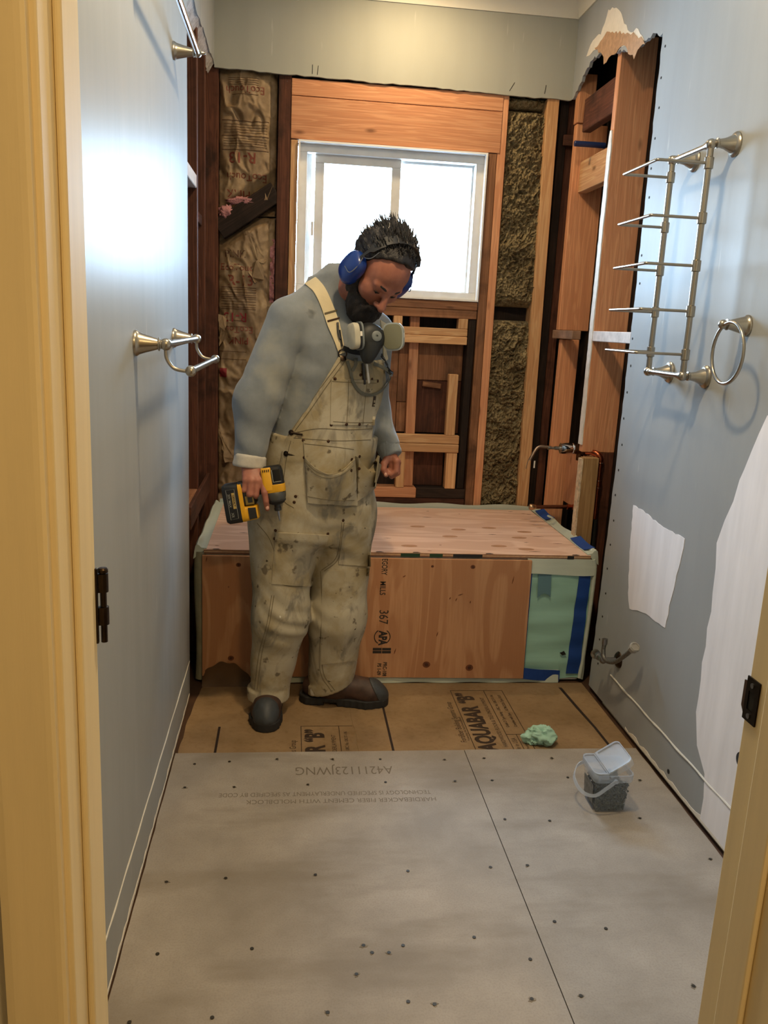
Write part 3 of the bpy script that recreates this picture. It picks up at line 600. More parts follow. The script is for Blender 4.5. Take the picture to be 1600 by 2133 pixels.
def fsheet(name, fn, nu, nv, th, mat, par, nrm):
    v = [fn(i/(nu-1), j/(nv-1)) for i in range(nu) for j in range(nv)]; N = Vector(nrm); v2 = [tuple(Vector(p)-N*th) for p in v]; m_ = nu*nv
    q = lambda i, j: i*nv+j; f = [(q(i, j), q(i+1, j), q(i+1, j+1), q(i, j+1)) for i in range(nu-1) for j in range(nv-1)]; f += [tuple(m_+a for a in r[::-1]) for r in f]
    ring = [q(i, 0) for i in range(nu)]+[q(nu-1, j) for j in range(1, nv)]+[q(i, nv-1) for i in range(nu-2, -1, -1)]+[q(0, j) for j in range(nv-2, 0, -1)]
    f += [(ring[a], ring[(a+1) % len(ring)], m_+ring[(a+1) % len(ring)], m_+ring[a]) for a in range(len(ring))]; return mk(name, v+v2, f, mat, par, smooth=0.9)
wav = lambda x, z: 0.0025*math.sin(z*38+x*5)+0.0015*math.sin(z*71-x*9)
FX0, FX1 = 0.905, 1.180
fsheet('foam_apron', lambda a, c: (FX0+(FX1-FX0)*a-(0.012*(1-c)**2 if a > 0.9 else 0), 2.989-wav(FX0+0.3*a, c*0.45), 0.006+0.45*c+0.006*math.sin(a*9)*(1-c)), 26, 50, 0.004, M_FOAM, tub, (0, -1, 0))
fsheet('foam_skirt', lambda a, c: (-0.30+1.38*a, 2.986-0.004*math.sin(a*40)-0.01*(1-c), -0.004+0.05*c), 60, 6, 0.003, M_FOAMP, tub, (0, -1, 0))
fsheet('foam_flap', lambda a, c: (0.915+0.267*a, 2.9815-0.003*math.sin(a*8)-0.004*(1-c), 0.440+0.062*c+0.004*(1-c)*math.sin(a*5+1)), 30, 10, 0.003, M_FOAMP, tub, (0, -1, 0))
fsheet('foam_corner', lambda a, c: (1.176+0.012*a, 2.992-0.008*math.sin(math.pi*a)-0.004*math.sin(c*17), 0.004+0.49*c), 6, 30, 0.01, M_FOAMP, tub, (0, -1, 0))
mk('foam_edge', *tube(bez([(1.176, 2.984, 0.50), (1.186, 2.984, 0.46), (1.184, 2.985, 0.30), (1.176, 2.984, 0.10), (1.168, 2.982, 0.012)], 30), 0.0085, 8), M_FOAMP, tub, smooth=1.2)
def lip(xa, s, seed):
    n_, mm = 40, 9; v = []
    for i in range(n_):
        y = 2.988+(3.782-2.988)*i/(n_-1); w_ = 0.004*math.sin(y*23+seed)
        pr = [(-0.014, -0.02), (-0.010, 0.012), (-0.006, 0.030+w_), (0.0, 0.036+w_), (0.008, 0.032+w_), (0.014, 0.024+w_*0.5), (0.028, 0.0225), (0.034, 0.0222), (0.034, 0.0200)]
        v += [(xa+s*a, y, 0.4985+h) for a, h in pr]
    f = [(i*mm+j, i*mm+j+1, (i+1)*mm+j+1, (i+1)*mm+j) for i in range(n_-1) for j in range(mm-1)]+[tuple(range(mm)), tuple((n_-1)*mm+j for j in range(mm-1, -1, -1))]+[(i*mm+mm-1, i*mm, (i+1)*mm, (i+1)*mm+mm-1) for i in range(n_-1)]
    return mk('foam_lip', v, f, M_FOAMP, tub, smooth=1.0)
lip(-0.326, 1, 0.3); lip(1.186, -1, 1.9)
fsheet('foam_back', lambda a, c: (-0.31+1.49*a, 3.784, 0.47+0.066*c+0.004*math.sin(a*30)*c), 60, 4, 0.006, M_FOAMP, tub, (0, -1, 0))
fsheet('foam_side', lambda a, c: (-0.334+0.042*a+0.004*math.sin(c*6), 2.993-0.012*math.sin(math.pi*a), 0.006+0.50*c), 8, 40, 0.006, plain('grey_foam', L(140, 138, 118), 0.6, var=0.2, vscale=12), tub, (0, -1, 0))
def tape(pts, y=None, x=None, th=0.0008):
    return pts
fsheet('tape_strip', lambda a, c: (1.112+0.006*c+0.054*a+0.02*c*(1-a)*0.4, 2.984-wav(1.15, c*0.45)-0.001, 0.03+0.408*c), 8, 40, 0.0015, M_TAPE, tub, (0, -1, 0))
fsheet('tape_strip', lambda a, c: (0.93+0.155*a, 2.975-0.004*math.sin(a*5), 0.012-0.014*a+0.046*c), 20, 5, 0.0015, M_TAPE, tub, (0, -1, 0))
fsheet('tape_strip', lambda a, c: (0.905+0.034*a, 2.9835, 0.012+0.44*c), 4, 30, 0.0012, M_TAPE, tub, (0, -1, 0))
fsheet('tape_strip', lambda a, c: (0.966+0.052*a-0.004*c, 2.9805, 0.345+0.10*c+0.018*math.sin(a*3)*(1-c)), 8, 10, 0.0006, plain('tape_under_foam', L(92, 128, 140), 0.6), tub, (0, -1, 0))
for y_0, y_1 in ((3.53, 3.70), (3.02, 3.19)):
    fsheet('tape_strip', lambda a, c: (1.192-0.036*a, y_0+(y_1-y_0)*c+0.018*a, 0.540-0.014*a-0.004*math.sin(c*4)), 6, 14, 0.0015, M_TAPE, tub, (0, 0, 1))
scr = lambda par, pts, mat: mk('torn_spot', *prism(pts, XZ, 2.9835, 2.9795), mat, par)
scr(tub, ragged([(1.078, 0.118), (1.094, 0.126), (1.104, 0.112), (1.090, 0.108)], 0.006, 0.002, 3), M_HOLE)
# plywood sheets
top = mk('plywood_sheet', *prism([(-0.302, 2.985), (1.166, 2.985), (1.150, 3.774), (-0.300, 3.774)], XY, 0.4995, 0.5175), M_PLYT, None, bevel=0.0012, seg=1)
tag(top, 'pale pink plywood sheet lying flat over the tub', 'plywood')
for z, c_ in ((0.5135, L(150, 108, 76)), (0.5085, L(202, 164, 120)), (0.5035, L(112, 76, 52))): mk('ply_layer', *box(-0.301, 1.165, 2.9838, 2.986, z-0.0016, z+0.0016), plain('ply_edge', c_, 0.8, var=0.25, vscale=70), top)
for xa, xb, c_ in ((0.425, 0.498, L(24, 58, 34)), (0.535, 0.585, L(24, 58, 34)), (0.625, 0.738, L(24, 26, 30)), (1.072, 1.098, L(20, 20, 22))): mk('edge_paint', *box(xa, xb, 2.9832, 2.9845, 0.5005, 0.5140), plain('edge_paint', c_, 0.6), top)
pr_ = random.Random(5)
for k in range(9):                                                      # oval repair patches and scars in the veneer
    x, y = [(0.47, 3.08), (0.66, 3.24), (0.83, 3.10), (0.95, 3.24), (0.55, 3.40), (0.72, 3.36), (0.93, 3.06), (1.0, 3.34), (0.86, 3.40)][k]
    mk('veneer_patch', *prism([(x+0.032*math.cos(a), y+0.016*math.sin(a)) for a in np.linspace(0, 2*math.pi, 18)[:-1]], XY, 0.5176, 0.5180), M_PLUG, top)
for k in range(30):
    x, y = pr_.uniform(-0.28, 1.13), pr_.uniform(3.0, 3.78); l_ = pr_.uniform(0.01, 0.05)
    mk('veneer_scar', *prism([(x, y), (x+l_*0.5, y-0.002), (x+l_, y), (x+l_*0.5, y+0.003)], XY, 0.5176, 0.5179), M_KNOT if k % 3 else M_HOLE, top)
for x in (-0.27, -0.05, 0.33, 0.47, 0.75, 1.09): mk('edge_chip', *prism(ragged([(x, 2.984), (x+0.03, 2.984), (x+0.02, 2.992), (x+0.004, 2.99)], 0.006, 0.001, 3), XY, 0.5174, 0.5181), M_HOLE, top)
front = mk('plywood_sheet', *prism([(-0.306, 0.028), (0.934, 0.016), (0.929, 0.498), (-0.306, 0.498)], XZ, 2.9785, 2.966), M_PLYF, None, bevel=0.001, seg=1)
tag(front, 'orange brown plywood panel with black stamps standing against the tub front', 'plywood')
YP = 2.966-0.0004
kn = lambda x, z, r: [mk('knot', *prism([(x+r*1.15*math.cos(a), z+r*math.sin(a)) for a in np.linspace(0, 2*math.pi, 20)[:-1]], XZ, 2.9663, YP), M_KNOT, front), mk('knot_core', *prism([(x+r*0.55*math.cos(a), z+r*0.5*math.sin(a)) for a in np.linspace(0, 2*math.pi, 16)[:-1]], XZ, 2.9663, YP-0.0003), plain('knot_core', L(66, 36, 22), 0.7), front)]
for x, z, r in ((0.545, 0.075, 0.013), (0.715, 0.062, 0.013), (0.70, 0.47, 0.008), (-0.175, 0.465, 0.008), (-0.20, 0.10, 0.010), (0.545, 0.47, 0.005)): kn(x, z, r)
for x, z, a, l_ in ((0.66, 0.36, 0.3, 0.02), (0.645, 0.34, 1.2, 0.014), (0.86, 0.42, 1.4, 0.03), (0.58, 0.20, 1.3, 0.02), (0.44, 0.43, 0.5, 0.012), (0.70, 0.33, 1.4, 0.01), (-0.29, 0.485, 1.4, 0.02), (-0.21, 0.38, 1.3, 0.006), (0.62, 0.345, 1.0, 0.01), (0.42, 0.13, 1.3, 0.024)):
    d_ = Vector((math.cos(a), 0, math.sin(a))); mk('scar', *tube([Vector((x, YP, z))-d_*l_*0.5, Vector((x, YP, z)), Vector((x, YP, z))+d_*l_*0.5], [0.0006, 0.0022, 0.0006], 5), M_KNOT, front)
dn = dict(ax=(0, 0, -1), ay=(1, 0, 0), mat=M_INK, parent=front, lift=lambda p: (p.x, YP, p.z))
text('EGORY', 'stamp_text', 0.030, (0.363, 0, 0.466), bold=0.016, sx=0.66, **dn); text('MILLS', 'stamp_text', 0.030, (0.360, 0, 0.382), bold=0.016, sx=0.74, **dn)
text('367', 'stamp_text', 0.050, (0.368, 0, 0.268), bold=0.002, sx=0.78, **dn); text('APA', 'stamp_text', 0.042, (0.369, 0, 0.183), bold=0.05, sx=0.72, **dn)
for a0, a1 in ((-1.0, 1.0), (math.pi-1.0, math.pi+1.0)): mk('stamp_ring', *tube(arc((0.368, YP, 0.188), (1, 0, 0), (0, 0, 1), 0.030, a0, a1, 14), 0.0018, 6), M_INK, front)
for k in range(2):
    for q in range(2): mk('stamp_bar', *box(0.334+0.036*q, 0.368+0.036*q, YP-0.0002, 2.9663, 0.121+0.012*k, 0.131+0.012*k), M_INK, front)
text('PRC-108', 'stamp_text', 0.020, (0.383, 0, 0.056), bold=0.03, sx=0.8, **dn); text('PS 1-09', 'stamp_text', 0.020, (0.361, 0, 0.056), bold=0.03, sx=0.8, **dn)

# ------------------------------------------------------------------ floor coverings
m, t, b = new_mat('building_paper'); P_ = coords(t, (1, 1, 1)); n1 = noise(t, P_, 5, 5, 0.6); n2 = noise(t, P_, 60, 3)
c = mix_col(t, ramp(t, n1, [(0.35, BW(0)), (0.7, BW(1))]), L(128, 104, 74), L(152, 126, 94)); c = mix_col(t, ramp(t, n2, [(0.5, BW(0)), (0.75, BW(0.3))]), c, L(104, 72, 40))
t.links.new(c, b.inputs['Base Color']); b.inputs['Roughness'].default_value = 0.7; b.inputs['Specular IOR Level'].default_value = 0.25; bump(t, b, n1, 0.3, 0.004); M_BP = m
M_BPI = plain('paper_print', L(48, 32, 18), 0.8); M_TAR = plain('bitumen_stripe', L(34, 18, 10), 0.7)
ZP = -0.0072
def flat_lift(z): return lambda p: (p.x, p.y, z)
lp = mk('building_paper', *prism(ragged([(-0.332, 2.30), (0.30, 2.30), (0.30, 2.975), (-0.30, 2.972), (-0.318, 2.80), (-0.326, 2.6)], 0.04, 0.003, 3, keep=(0, 1, 2)), XY, -0.0085, ZP), M_BP)
tag(lp, 'brown building paper underlay under the man, left sheet', 'paper', 'brown building paper on the floor')
rp = mk('building_paper', *prism(ragged([(0.247, 2.30), (1.176, 2.30), (1.176, 2.975), (0.236, 2.975), (0.240, 2.657), (0.244, 2.58)], 0.02, 0.0025, 4, keep=(0, 1, 2)), XY, ZP+0.0002, ZP+0.0014), M_BP)
tag(rp, 'brown building paper underlay by the right wall, right sheet on top', 'paper', 'brown building paper on the floor')
ZR = ZP+0.0019
def print_block(par, dx, dy, z, xmax):
    ln = lambda xa, ya, xb, yb: mk('printed_line', *box(min(xa, xb)-0.0012, max(xa, xb)+0.0012, min(ya, yb)-0.0012, max(ya, yb)+0.0012, z-0.0004, z), M_BPI, par)
    top_ = 2.905+dy; o = dict(ax=(0, 1, 0), ay=(-1, 0, 0), mat=M_BPI, parent=par, lift=flat_lift(z))
    for x in (0.633, 0.762, 0.834):
        if x+dx < xmax: ln(x+dx, 2.34, x+dx, top_)
    ln(0.633+dx, top_, min(0.834+dx, xmax), top_)
    text('Fortifiber Building Systems Group', 'printed_text', 0.030, (0.606+dx, 2.655+dy, 0), sx=0.74, **o)
    text('Protecting the Built Environment', 'printed_text', 0.013, (0.624+dx, 2.60+dy, 0), **o)
    text('AQUABAR', 'printed_text', 0.086, (0.681+dx, 2.607+dy, 0), bold=0.045, sx=0.80, **o); text('\u201cB\u201d', 'printed_text', 0.086, (0.681+dx, 2.838+dy, 0), bold=0.045, sx=0.72, **o)
    text('HARDWOOD FLOOR & TILE UNDERLAYMENT', 'printed_text', 0.021, (0.741+dx, 2.655+dy, 0), sx=0.86, **o)
    if 0.80+dx < xmax+0.1:
        text('Grade D Type Rating - UBC, No. UBC17-1-96', 'printed_text', 0.016, (0.783+dx, 2.735+dy, 0), sx=0.85, bold=0.01, **o)
    if 0.834+dx < xmax:
        text('Complies with Spec. - ASTM D226 Type I & II', 'printed_text', 0.016, (0.812+dx, 2.735+dy, 0), sx=0.85, bold=0.01, **o)
        ln(0.762+dx, 2.555+dy, 0.834+dx, 2.555+dy); ln(0.797+dx, 2.34, 0.797+dx, 2.555+dy)
        text('Made in USA', 'printed_text', 0.024, (0.780+dx, 2.475+dy, 0), sx=0.85, **o); text('Fortifiber.com', 'printed_text', 0.013, (0.813+dx, 2.49+dy, 0), **o)
print_block(rp, 0, 0, ZR, 9); print_block(lp, -0.572, -0.277, ZP+0.0004, 0.236)
mk('stripe', *box(-0.2175, -0.2095, 2.33, 2.629, ZP-0.0002, ZP+0.0004), M_TAR, lp)
mk('stripe', *box(0.355, 0.363, 2.33, 2.97, ZR-0.0006, ZR), M_TAR, rp)
mk('stripe', *prism([(1.096, 2.33), (1.106, 2.33), (1.100, 2.60), (1.090, 2.75), (1.080, 2.93), (1.068, 2.93), (1.078, 2.75), (1.090, 2.60)], XY, ZR-0.0006, ZR), M_TAR, rp)
# the left sheet laps up against the plywood panel
fsheet('lapped_edge', lambda a, c: (-0.306+0.20*a, 2.970-0.02*(1-c)**2-0.012*math.sin(a*3.1)*c-0.002, -0.007+(0.02+0.075*math.sin(math.pi*min(1, a*1.05+0.05))**0.7)*c+0.004*math.sin(a*23)*c), 30, 10, 0.001, plain('wet_paper', L(88, 64, 40), 0.6, var=0.2, vscale=14), lp, (0, -1, 0))
# cement boards
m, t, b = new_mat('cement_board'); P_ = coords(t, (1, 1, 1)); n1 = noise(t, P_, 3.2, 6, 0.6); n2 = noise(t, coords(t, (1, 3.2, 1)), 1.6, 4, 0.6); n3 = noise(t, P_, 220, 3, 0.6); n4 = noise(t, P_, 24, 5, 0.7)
c = mix_col(t, ramp(t, n1, [(0.35, BW(0)), (0.68, BW(1))]), L(142, 135, 127), L(170, 163, 155)); c = mix_col(t, ramp(t, n2, [(0.50, BW(0)), (0.66, BW(0.6))]), c, L(124, 115, 103))  # crosswise dark bands: some stain, some floor shadow bands put into the colour
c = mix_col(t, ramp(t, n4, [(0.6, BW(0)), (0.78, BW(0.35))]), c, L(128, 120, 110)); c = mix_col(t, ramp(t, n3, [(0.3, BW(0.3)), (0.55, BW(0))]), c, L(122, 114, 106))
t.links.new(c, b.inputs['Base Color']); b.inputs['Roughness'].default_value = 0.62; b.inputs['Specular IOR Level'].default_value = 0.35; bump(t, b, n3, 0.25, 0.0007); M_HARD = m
XS = 0.5915
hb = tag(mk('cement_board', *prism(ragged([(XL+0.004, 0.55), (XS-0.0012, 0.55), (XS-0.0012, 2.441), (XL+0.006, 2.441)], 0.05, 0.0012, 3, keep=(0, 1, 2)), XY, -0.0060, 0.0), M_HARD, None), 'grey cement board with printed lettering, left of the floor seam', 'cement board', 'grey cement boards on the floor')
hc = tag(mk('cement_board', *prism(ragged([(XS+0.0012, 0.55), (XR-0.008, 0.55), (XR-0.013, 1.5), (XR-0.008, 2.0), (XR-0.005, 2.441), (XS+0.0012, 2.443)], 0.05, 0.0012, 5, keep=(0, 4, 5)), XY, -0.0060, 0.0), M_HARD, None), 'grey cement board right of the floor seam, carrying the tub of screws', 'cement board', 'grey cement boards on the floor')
M_SCR = plain('screw_head_grey', L(70, 66, 60), 0.5, 0.8); M_DUST = plain('cement_crumbs', L(128, 120, 110), 0.9, var=0.3, vscale=80); M_DOTI = plain('faded_print', L(112, 103, 92), 0.8)
dots = [(-0.268, 2.372), (-0.163, 2.384), (-0.017, 2.395), (0.158, 2.39), (0.309, 2.387), (0.515, 2.379), (-0.281, 2.239), (-0.139, 2.237), (0.077, 2.244), (0.311, 2.251), (0.869, 2.379), (0.645, 2.385), (0.524, 2.25), (0.64, 2.252), (0.883, 2.262), (0.755, 2.035), (0.628, 2.047), (1.107, 2.239), (1.022, 2.038), (-0.273, 1.816), (-0.132, 1.824), (0.088, 1.827), (0.322, 1.832), (0.537, 1.838), (0.635, 1.841), (-0.057, 1.583), (-0.258, 1.578), (0.188, 1.58), (0.205, 1.557), (0.166, 1.497), (0.242, 1.555), (0.276, 1.575), (0.441, 1.592), (0.551, 1.519), (0.642, 1.633), (0.756, 1.604), (0.101, 1.4), (0.319, 1.408), (0.266, 1.418), (-0.126, 1.401), (0.523, 1.41), (0.629, 1.412), (-0.284, 1.399), (1.137, 1.846), (0.882, 1.424)]
dr = random.Random(2); base = {}
for x, y in dots:                                                       # a countersunk screw and the crumbs around it
    par = hb if x < XS else hc
    for key, size, mat in (('screw_head', 0.0042, M_SCR), ('drill_crumbs', 0.0085, M_DUST)):
        if key == 'drill_crumbs' and dr.random() < 0.25: continue
        k_ = (key, par.name)
        if k_ not in base:
            pts = [(size*math.cos(a)*(1 if key == 'screw_head' else dr.uniform(0.35, 1.1)), size*math.sin(a)*(1 if key == 'screw_head' else dr.uniform(0.3, 0.9))) for a in np.linspace(0, 2*math.pi, 15)[:-1]]
            o = mk(key, *prism(pts, XY, 0.0002, 0.0018 if key == 'screw_head' else 0.0010), mat, par, center=True); base[k_] = o
        else: o = clone(base[k_], (0, 0, 0))
        o.location = (x, y, 0.0010 if key == 'screw_head' else 0.0006); o.rotation_euler.z = dr.uniform(0, 6.28); s_ = dr.uniform(0.6, 1.25) if key == 'drill_crumbs' else 1; o.scale = (s_, s_, 1)
up = dict(ax=(-1, 0, 0), ay=(0, -1, 0), mat=M_DOTI, parent=hb, lift=flat_lift(0.0004))
text('A4211123JWNG', 'printed_text', 0.066, (0.190, 2.325, 0), sx=0.66, bold=-0.004, **up)
text('HARDIEBACKER FIBER CEMENT WITH MOLDBLOCK', 'printed_text', 0.030, (0.175, 2.158, 0), sx=0.79, bold=-0.006, **up)
text('TECHNOLOGY IS SPECIFIED UNDERLAYMENT AS SPECIFIED BY CODE', 'printed_text', 0.030, (0.130, 2.196, 0), sx=0.665, bold=-0.006, **up)
# ------------------------------------------------------------------ metal fittings
X_, Y_, Z_ = Vector((1, 0, 0)), Vector((0, 1, 0)), Vector((0, 0, 1))
def flare(org, axis, ln=0.075, R=0.0275, n=28):
    """a bell-shaped wall post with a neck ring"""
    return lathe([(R, 0), (R, 0.004), (R*0.93, 0.007), (R*0.86, 0.009), (R*0.80, 0.014), (R*0.66, ln*0.45), (R*0.50, ln*0.72), (R*0.40, ln*0.86), (R*0.52, ln*0.88), (R*0.52, ln*0.92), (R*0.36, ln*0.94), (R*0.36, ln)], org, axis, n)
# towel bar high on the left wall
tb = empty('towel_bar', (XL, 2.3, 2.055), 'long brushed nickel towel bar high on the left wall', 'towel bar')
for y in (2.555, 1.945): mk('wall_post', *flare((XL, y, 2.052), X_, 0.062, 0.024), M_NICKEL, tb, smooth=0.6)
for y in (2.555, 1.945): MB().add(ball((XL+0.066, y, 2.052), 0.0125)).add(lathe([(0.006, 0), (0.004, 0.008), (0.001, 0.012)], (XL+0.077, y, 2.052), X_, 12)).build('finial', M_NICKEL, tb, smooth=0.8)
mk('rail', *cyl((XL+0.066, 1.945, 2.052), (XL+0.066, 2.555, 2.052), 0.0085), M_CHROME, tb, smooth=0.6)
# double towel bar lower on the left wall
db = empty('double_towel_bar', (XL, 2.25, 1.28), 'double-rail brushed nickel towel holder at chest height on the left wall', 'towel bar')
ya, yb = 1.905, 2.515; za = 1.281
for y in (ya, yb):
    mk('wall_post', *flare((XL, y, za), X_, 0.058, 0.0285), M_NICKEL, db, smooth=0.6)
    MB().add(ball((XL+0.066, y, za), 0.0135)).add(lathe([(0.009, 0), (0.009, 0.006), (0.0115, 0.008), (0.0115, 0.011), (0.007, 0.014)], (XL+0.066, y, za), (0, 1 if y == ya else -1, 0), 16)).build('finial', M_NICKEL, db, smooth=0.8)
    mk('bracket_arm', *tube(bez([(XL+0.066, y, za-0.010), (XL+0.068, y, za-0.030), (XL+0.082, y, za-0.050), (XL+0.104, y, za-0.056), (XL+0.118, y, za-0.056)], 20), 0.0042, 10), M_NICKEL, db, smooth=1)
    mk('finial', *ball((XL+0.120, y, za-0.056), 0.0125, 18, 12), M_NICKEL, db, smooth=1)
mk('rail', *cyl((XL+0.066, ya, za), (XL+0.066, yb, za), 0.0075), M_NICKEL, db, smooth=0.6)
mk('rail', *cyl((XL+0.120, ya, za-0.056), (XL+0.120, yb, za-0.056), 0.0075), M_NICKEL, db, smooth=0.6)
# tiered rack on the right wall
rk = empty('wall_rack', (XR, 2.42, 1.55), 'tall five-tier brushed nickel towel rack on the right wall', 'towel rack')
px, yn, yf = 1.113, 2.300, 2.535
zt, zb_ = 1.862, 1.243
for y in (yn+0.028, yf+0.028):
    for z in (zt+0.004, zb_): mk('wall_mount', *lathe([(0.033, 0), (0.033, 0.004), (0.030, 0.008), (0.024, 0.011), (0.021, 0.018), (0.014, 0.034), (0.011, 0.05), (0.013, 0.052), (0.013, 0.056), (0.009, 0.058), (0.009, 0.066)], (XR, y-0.028, z), -X_, 28), M_NICKEL, rk, smooth=0.6)
for y in (yn, yf):
    mk('post', *cyl((px, y, zb_), (px, y, zt), 0.0088), M_NICKEL, rk, smooth=0.6)
    for z in (zt, zb_): mk('post_cap', *ball((px, y, z), 0.0145, 18, 12), M_NICKEL, rk, smooth=1)
for z in (zt, zb_):
    mb = MB().add(cyl((px, yn, z), (px, yf, z), 0.0072))
    for y, s in ((yn, 1), (yf, -1)): mb.add(lathe([(0.0072, 0), (0.0115, 0.004), (0.0115, 0.016), (0.009, 0.018), (0.009, 0.03), (0.0072, 0.032)], (px, y, z), (0, s, 0), 18)); mb.add(lathe([(0.010, 0), (0.008, 0.008), (0.002, 0.012)], (px, y, z), (0, -s, 0), 14))
    mb.build('crossbar', M_NICKEL, rk, smooth=0.6)
for z in (1.814, 1.672, 1.546, 1.423, 1.303):
    xo = px-0.146; r = 0.006; pts = [(px, yn, z), (xo+r, yn, z)]+[(xo+r-r*math.sin(a), yn+r-r*math.cos(a), z) for a in np.linspace(0.3, math.pi/2, 4)]+[(xo, yf-r, z)]+[(xo+r-r*math.cos(a), yf-r+r*math.sin(a), z) for a in np.linspace(0.2, math.pi/2, 4)]+[(px, yf, z)]
    sh = mk('tier_rail', *tube(pts, 0.0042, 10), M_NICKEL, rk, smooth=0.8)
    for y in (yn, yf): mk('collar', *lathe([(0.0092, 0), (0.0125, 0.002), (0.0125, 0.030), (0.0092, 0.032)], (px, y, z-0.016), Z_, 18), M_NICKEL, sh, smooth=0.6)
# towel ring
tg = empty('towel_ring', (XR, 2.13, 1.386), 'brushed nickel towel ring on the right wall beside the tiered rack', 'towel ring')
mk('wall_post', *flare((XR, 2.115, 1.388), -X_, 0.062, 0.0275), M_NICKEL, tg, smooth=0.6)
mk('finial', *ball((XR-0.067, 2.115, 1.388), 0.0125), M_NICKEL, tg, smooth=1)
mk('ring', *tube(arc((XR-0.068, 2.072, 1.316), Y_, Z_, 0.078, 0, 2*math.pi*59/60, 59), 0.0048, 10, cyclic=True), M_NICKEL, tg, smooth=1)
# shut-off valve low on the right wall
sv = empty('shutoff_valve', (XR, 2.67, 0.22), 'small chrome water shut-off valve with a braided hose low on the right wall', 'valve')
sy, sz = 2.665, 0.222
mk('escutcheon', *lathe([(0.030, 0), (0.029, 0.003), (0.022, 0.010), (0.012, 0.012), (0.009, 0.013)], (XR, sy, sz), -X_, 24), M_BRONZE, sv, smooth=0.7)
MB().add(cyl((XR-0.01, sy, sz), (XR-0.062, sy, sz), 0.009)).add(ball((XR-0.058, sy, sz), (0.014, 0.014, 0.014))).add(cyl((XR-0.058, sy, sz), (XR-0.058, sy+0.038, sz-0.004), 0.010)).add(lathe([(0.010, 0), (0.014, 0.003), (0.014, 0.016), (0.008, 0.02)], (XR-0.058, sy+0.034, sz-0.004), Y_, 18)).build('valve_body', M_STEEL, sv, smooth=0.7)
mk('handle', *lathe([(0.006, 0), (0.006, 0.014), (0.017, 0.016), (0.018, 0.024), (0.012, 0.027)], (XR-0.058, sy+0.054, sz-0.008), (0, 1, -0.05), 18), M_NICKEL, sv, smooth=0.7)
hp = bez([(XR-0.058, sy+0.004, sz+0.058), (XR-0.060, sy+0.004, sz+0.036), (XR-0.060, sy-0.010, sz+0.012), (XR-0.058, sy-0.045, sz+0.012), (XR-0.054, sy-0.10, sz+0.036), (XR-0.050, sy-0.165, sz+0.088), (XR-0.048, sy-0.20, sz+0.12)], 36)
mk('hose', *tube(hp, 0.0075, 14), M_BRAID, sv, smooth=1)
mk('hose_cap', *cyl(hp[0], (hp[0][0], hp[0][1], hp[0][2]+0.02), 0.0095), M_STEEL, sv, smooth=0.6)
nd = (hp[-1]-hp[-2]).normalized(); e_ = hp[-1]; e2 = e_+nd*0.028
mb = MB().add(lathe([(0.0085, 0), (0.0155, 0.004), (0.0155, 0.030), (0.0125, 0.030), (0.0110, 0.010), (0.001, 0.010)], e_-nd*0.002, nd, 6, caps=False)).add(lathe([(0.0155, 0.018), (0.0175, 0.020), (0.0175, 0.024), (0.0155, 0.026)], e_, nd, 20)); mb.build('hose_nut', plain('white_nut', L(150, 146, 138), 0.5), sv)
mk('nut_bore', *cyl(e_+nd*0.009, e_+nd*0.012, 0.0112), M_HOLE, sv)
# rubber plug on the right wall beside the jamb
tag(mk('rubber_plug', *lathe([(0.022, 0), (0.023, 0.004), (0.020, 0.012), (0.008, 0.015)], (XR-0.0005, 1.835, 0.296), -X_, 20), M_RUBBER, None, smooth=0.7), 'small round black plug low on the right wall, half hidden by the door jamb', 'plug')
# hinge and strike plate
hg = empty('door_hinge', (JL, 0.905, 1.026), 'bronze door hinge on the left jamb without its door', 'hinge')
mk('hinge_leaf', *box(JL-0.0005, JL+0.0022, 0.8985, 0.9035, 0.983, 1.070), M_BRONZE, hg, bevel=0.0008)
hx, hy = JL+0.0065, 0.9085
for z0, z1 in ((1.041, 1.062), (1.003, 1.0235)): MB().add(cyl((hx, hy, z0), (hx, hy, z1), 0.0058)).add(box(JL+0.0003, hx, hy-0.0056, hy-0.002, z0, z1)).build('knuckle', M_BRONZE, hg, smooth=0.6)
MB().add(cyl((hx, hy, 0.982), (hx, hy, 1.066), 0.0036)).add(lathe([(0.0036, 0), (0.0058, 0.001), (0.0058, 0.004), (0.0044, 0.006), (0.002, 0.0065)], (hx, hy, 1.0625), Z_, 16)).build('pin', M_BRONZE, hg, smooth=0.6)
st = empty('strike_plate', (JR, 0.90, 0.915), 'dark bronze door strike plate on the right jamb edge', 'strike plate')
def strk(y0, y1, z0, z1): return prism([(y0, z0), (y1, z0), (y1, z1), (y0, z1)], YZ, JR-0.0022, JR-0.0002)
M_BRZ2 = plain('oiled_bronze', L(44, 36, 30), 0.35, 0.9)
mb = MB()
for a in ((0.876, 0.884, 0.887, 0.943), (0.897, 0.9035, 0.887, 0.943), (0.884, 0.897, 0.926, 0.943), (0.884, 0.897, 0.887, 0.902)): mb.add(strk(*a))
mb.add(prism([(0.9035, 0.894), (0.9035, 0.936), (0.916, 0.932), (0.916, 0.898)], lambda a, b_, w_: (w_+(a-0.9035)*0.35, a, b_), JR-0.0022, JR-0.0004)); mb.build('plate', M_BRZ2, st)
mk('latch_hole', *strk(0.8842, 0.8968, 0.9022, 0.9258), M_HOLE, st).location.x = 0.0012
for z in (0.9345, 0.8945): mk('screw_head', *cyl((JR-0.0034, 0.8905, z), (JR-0.0018, 0.8905, z), 0.0034, 14), M_STEEL, st)
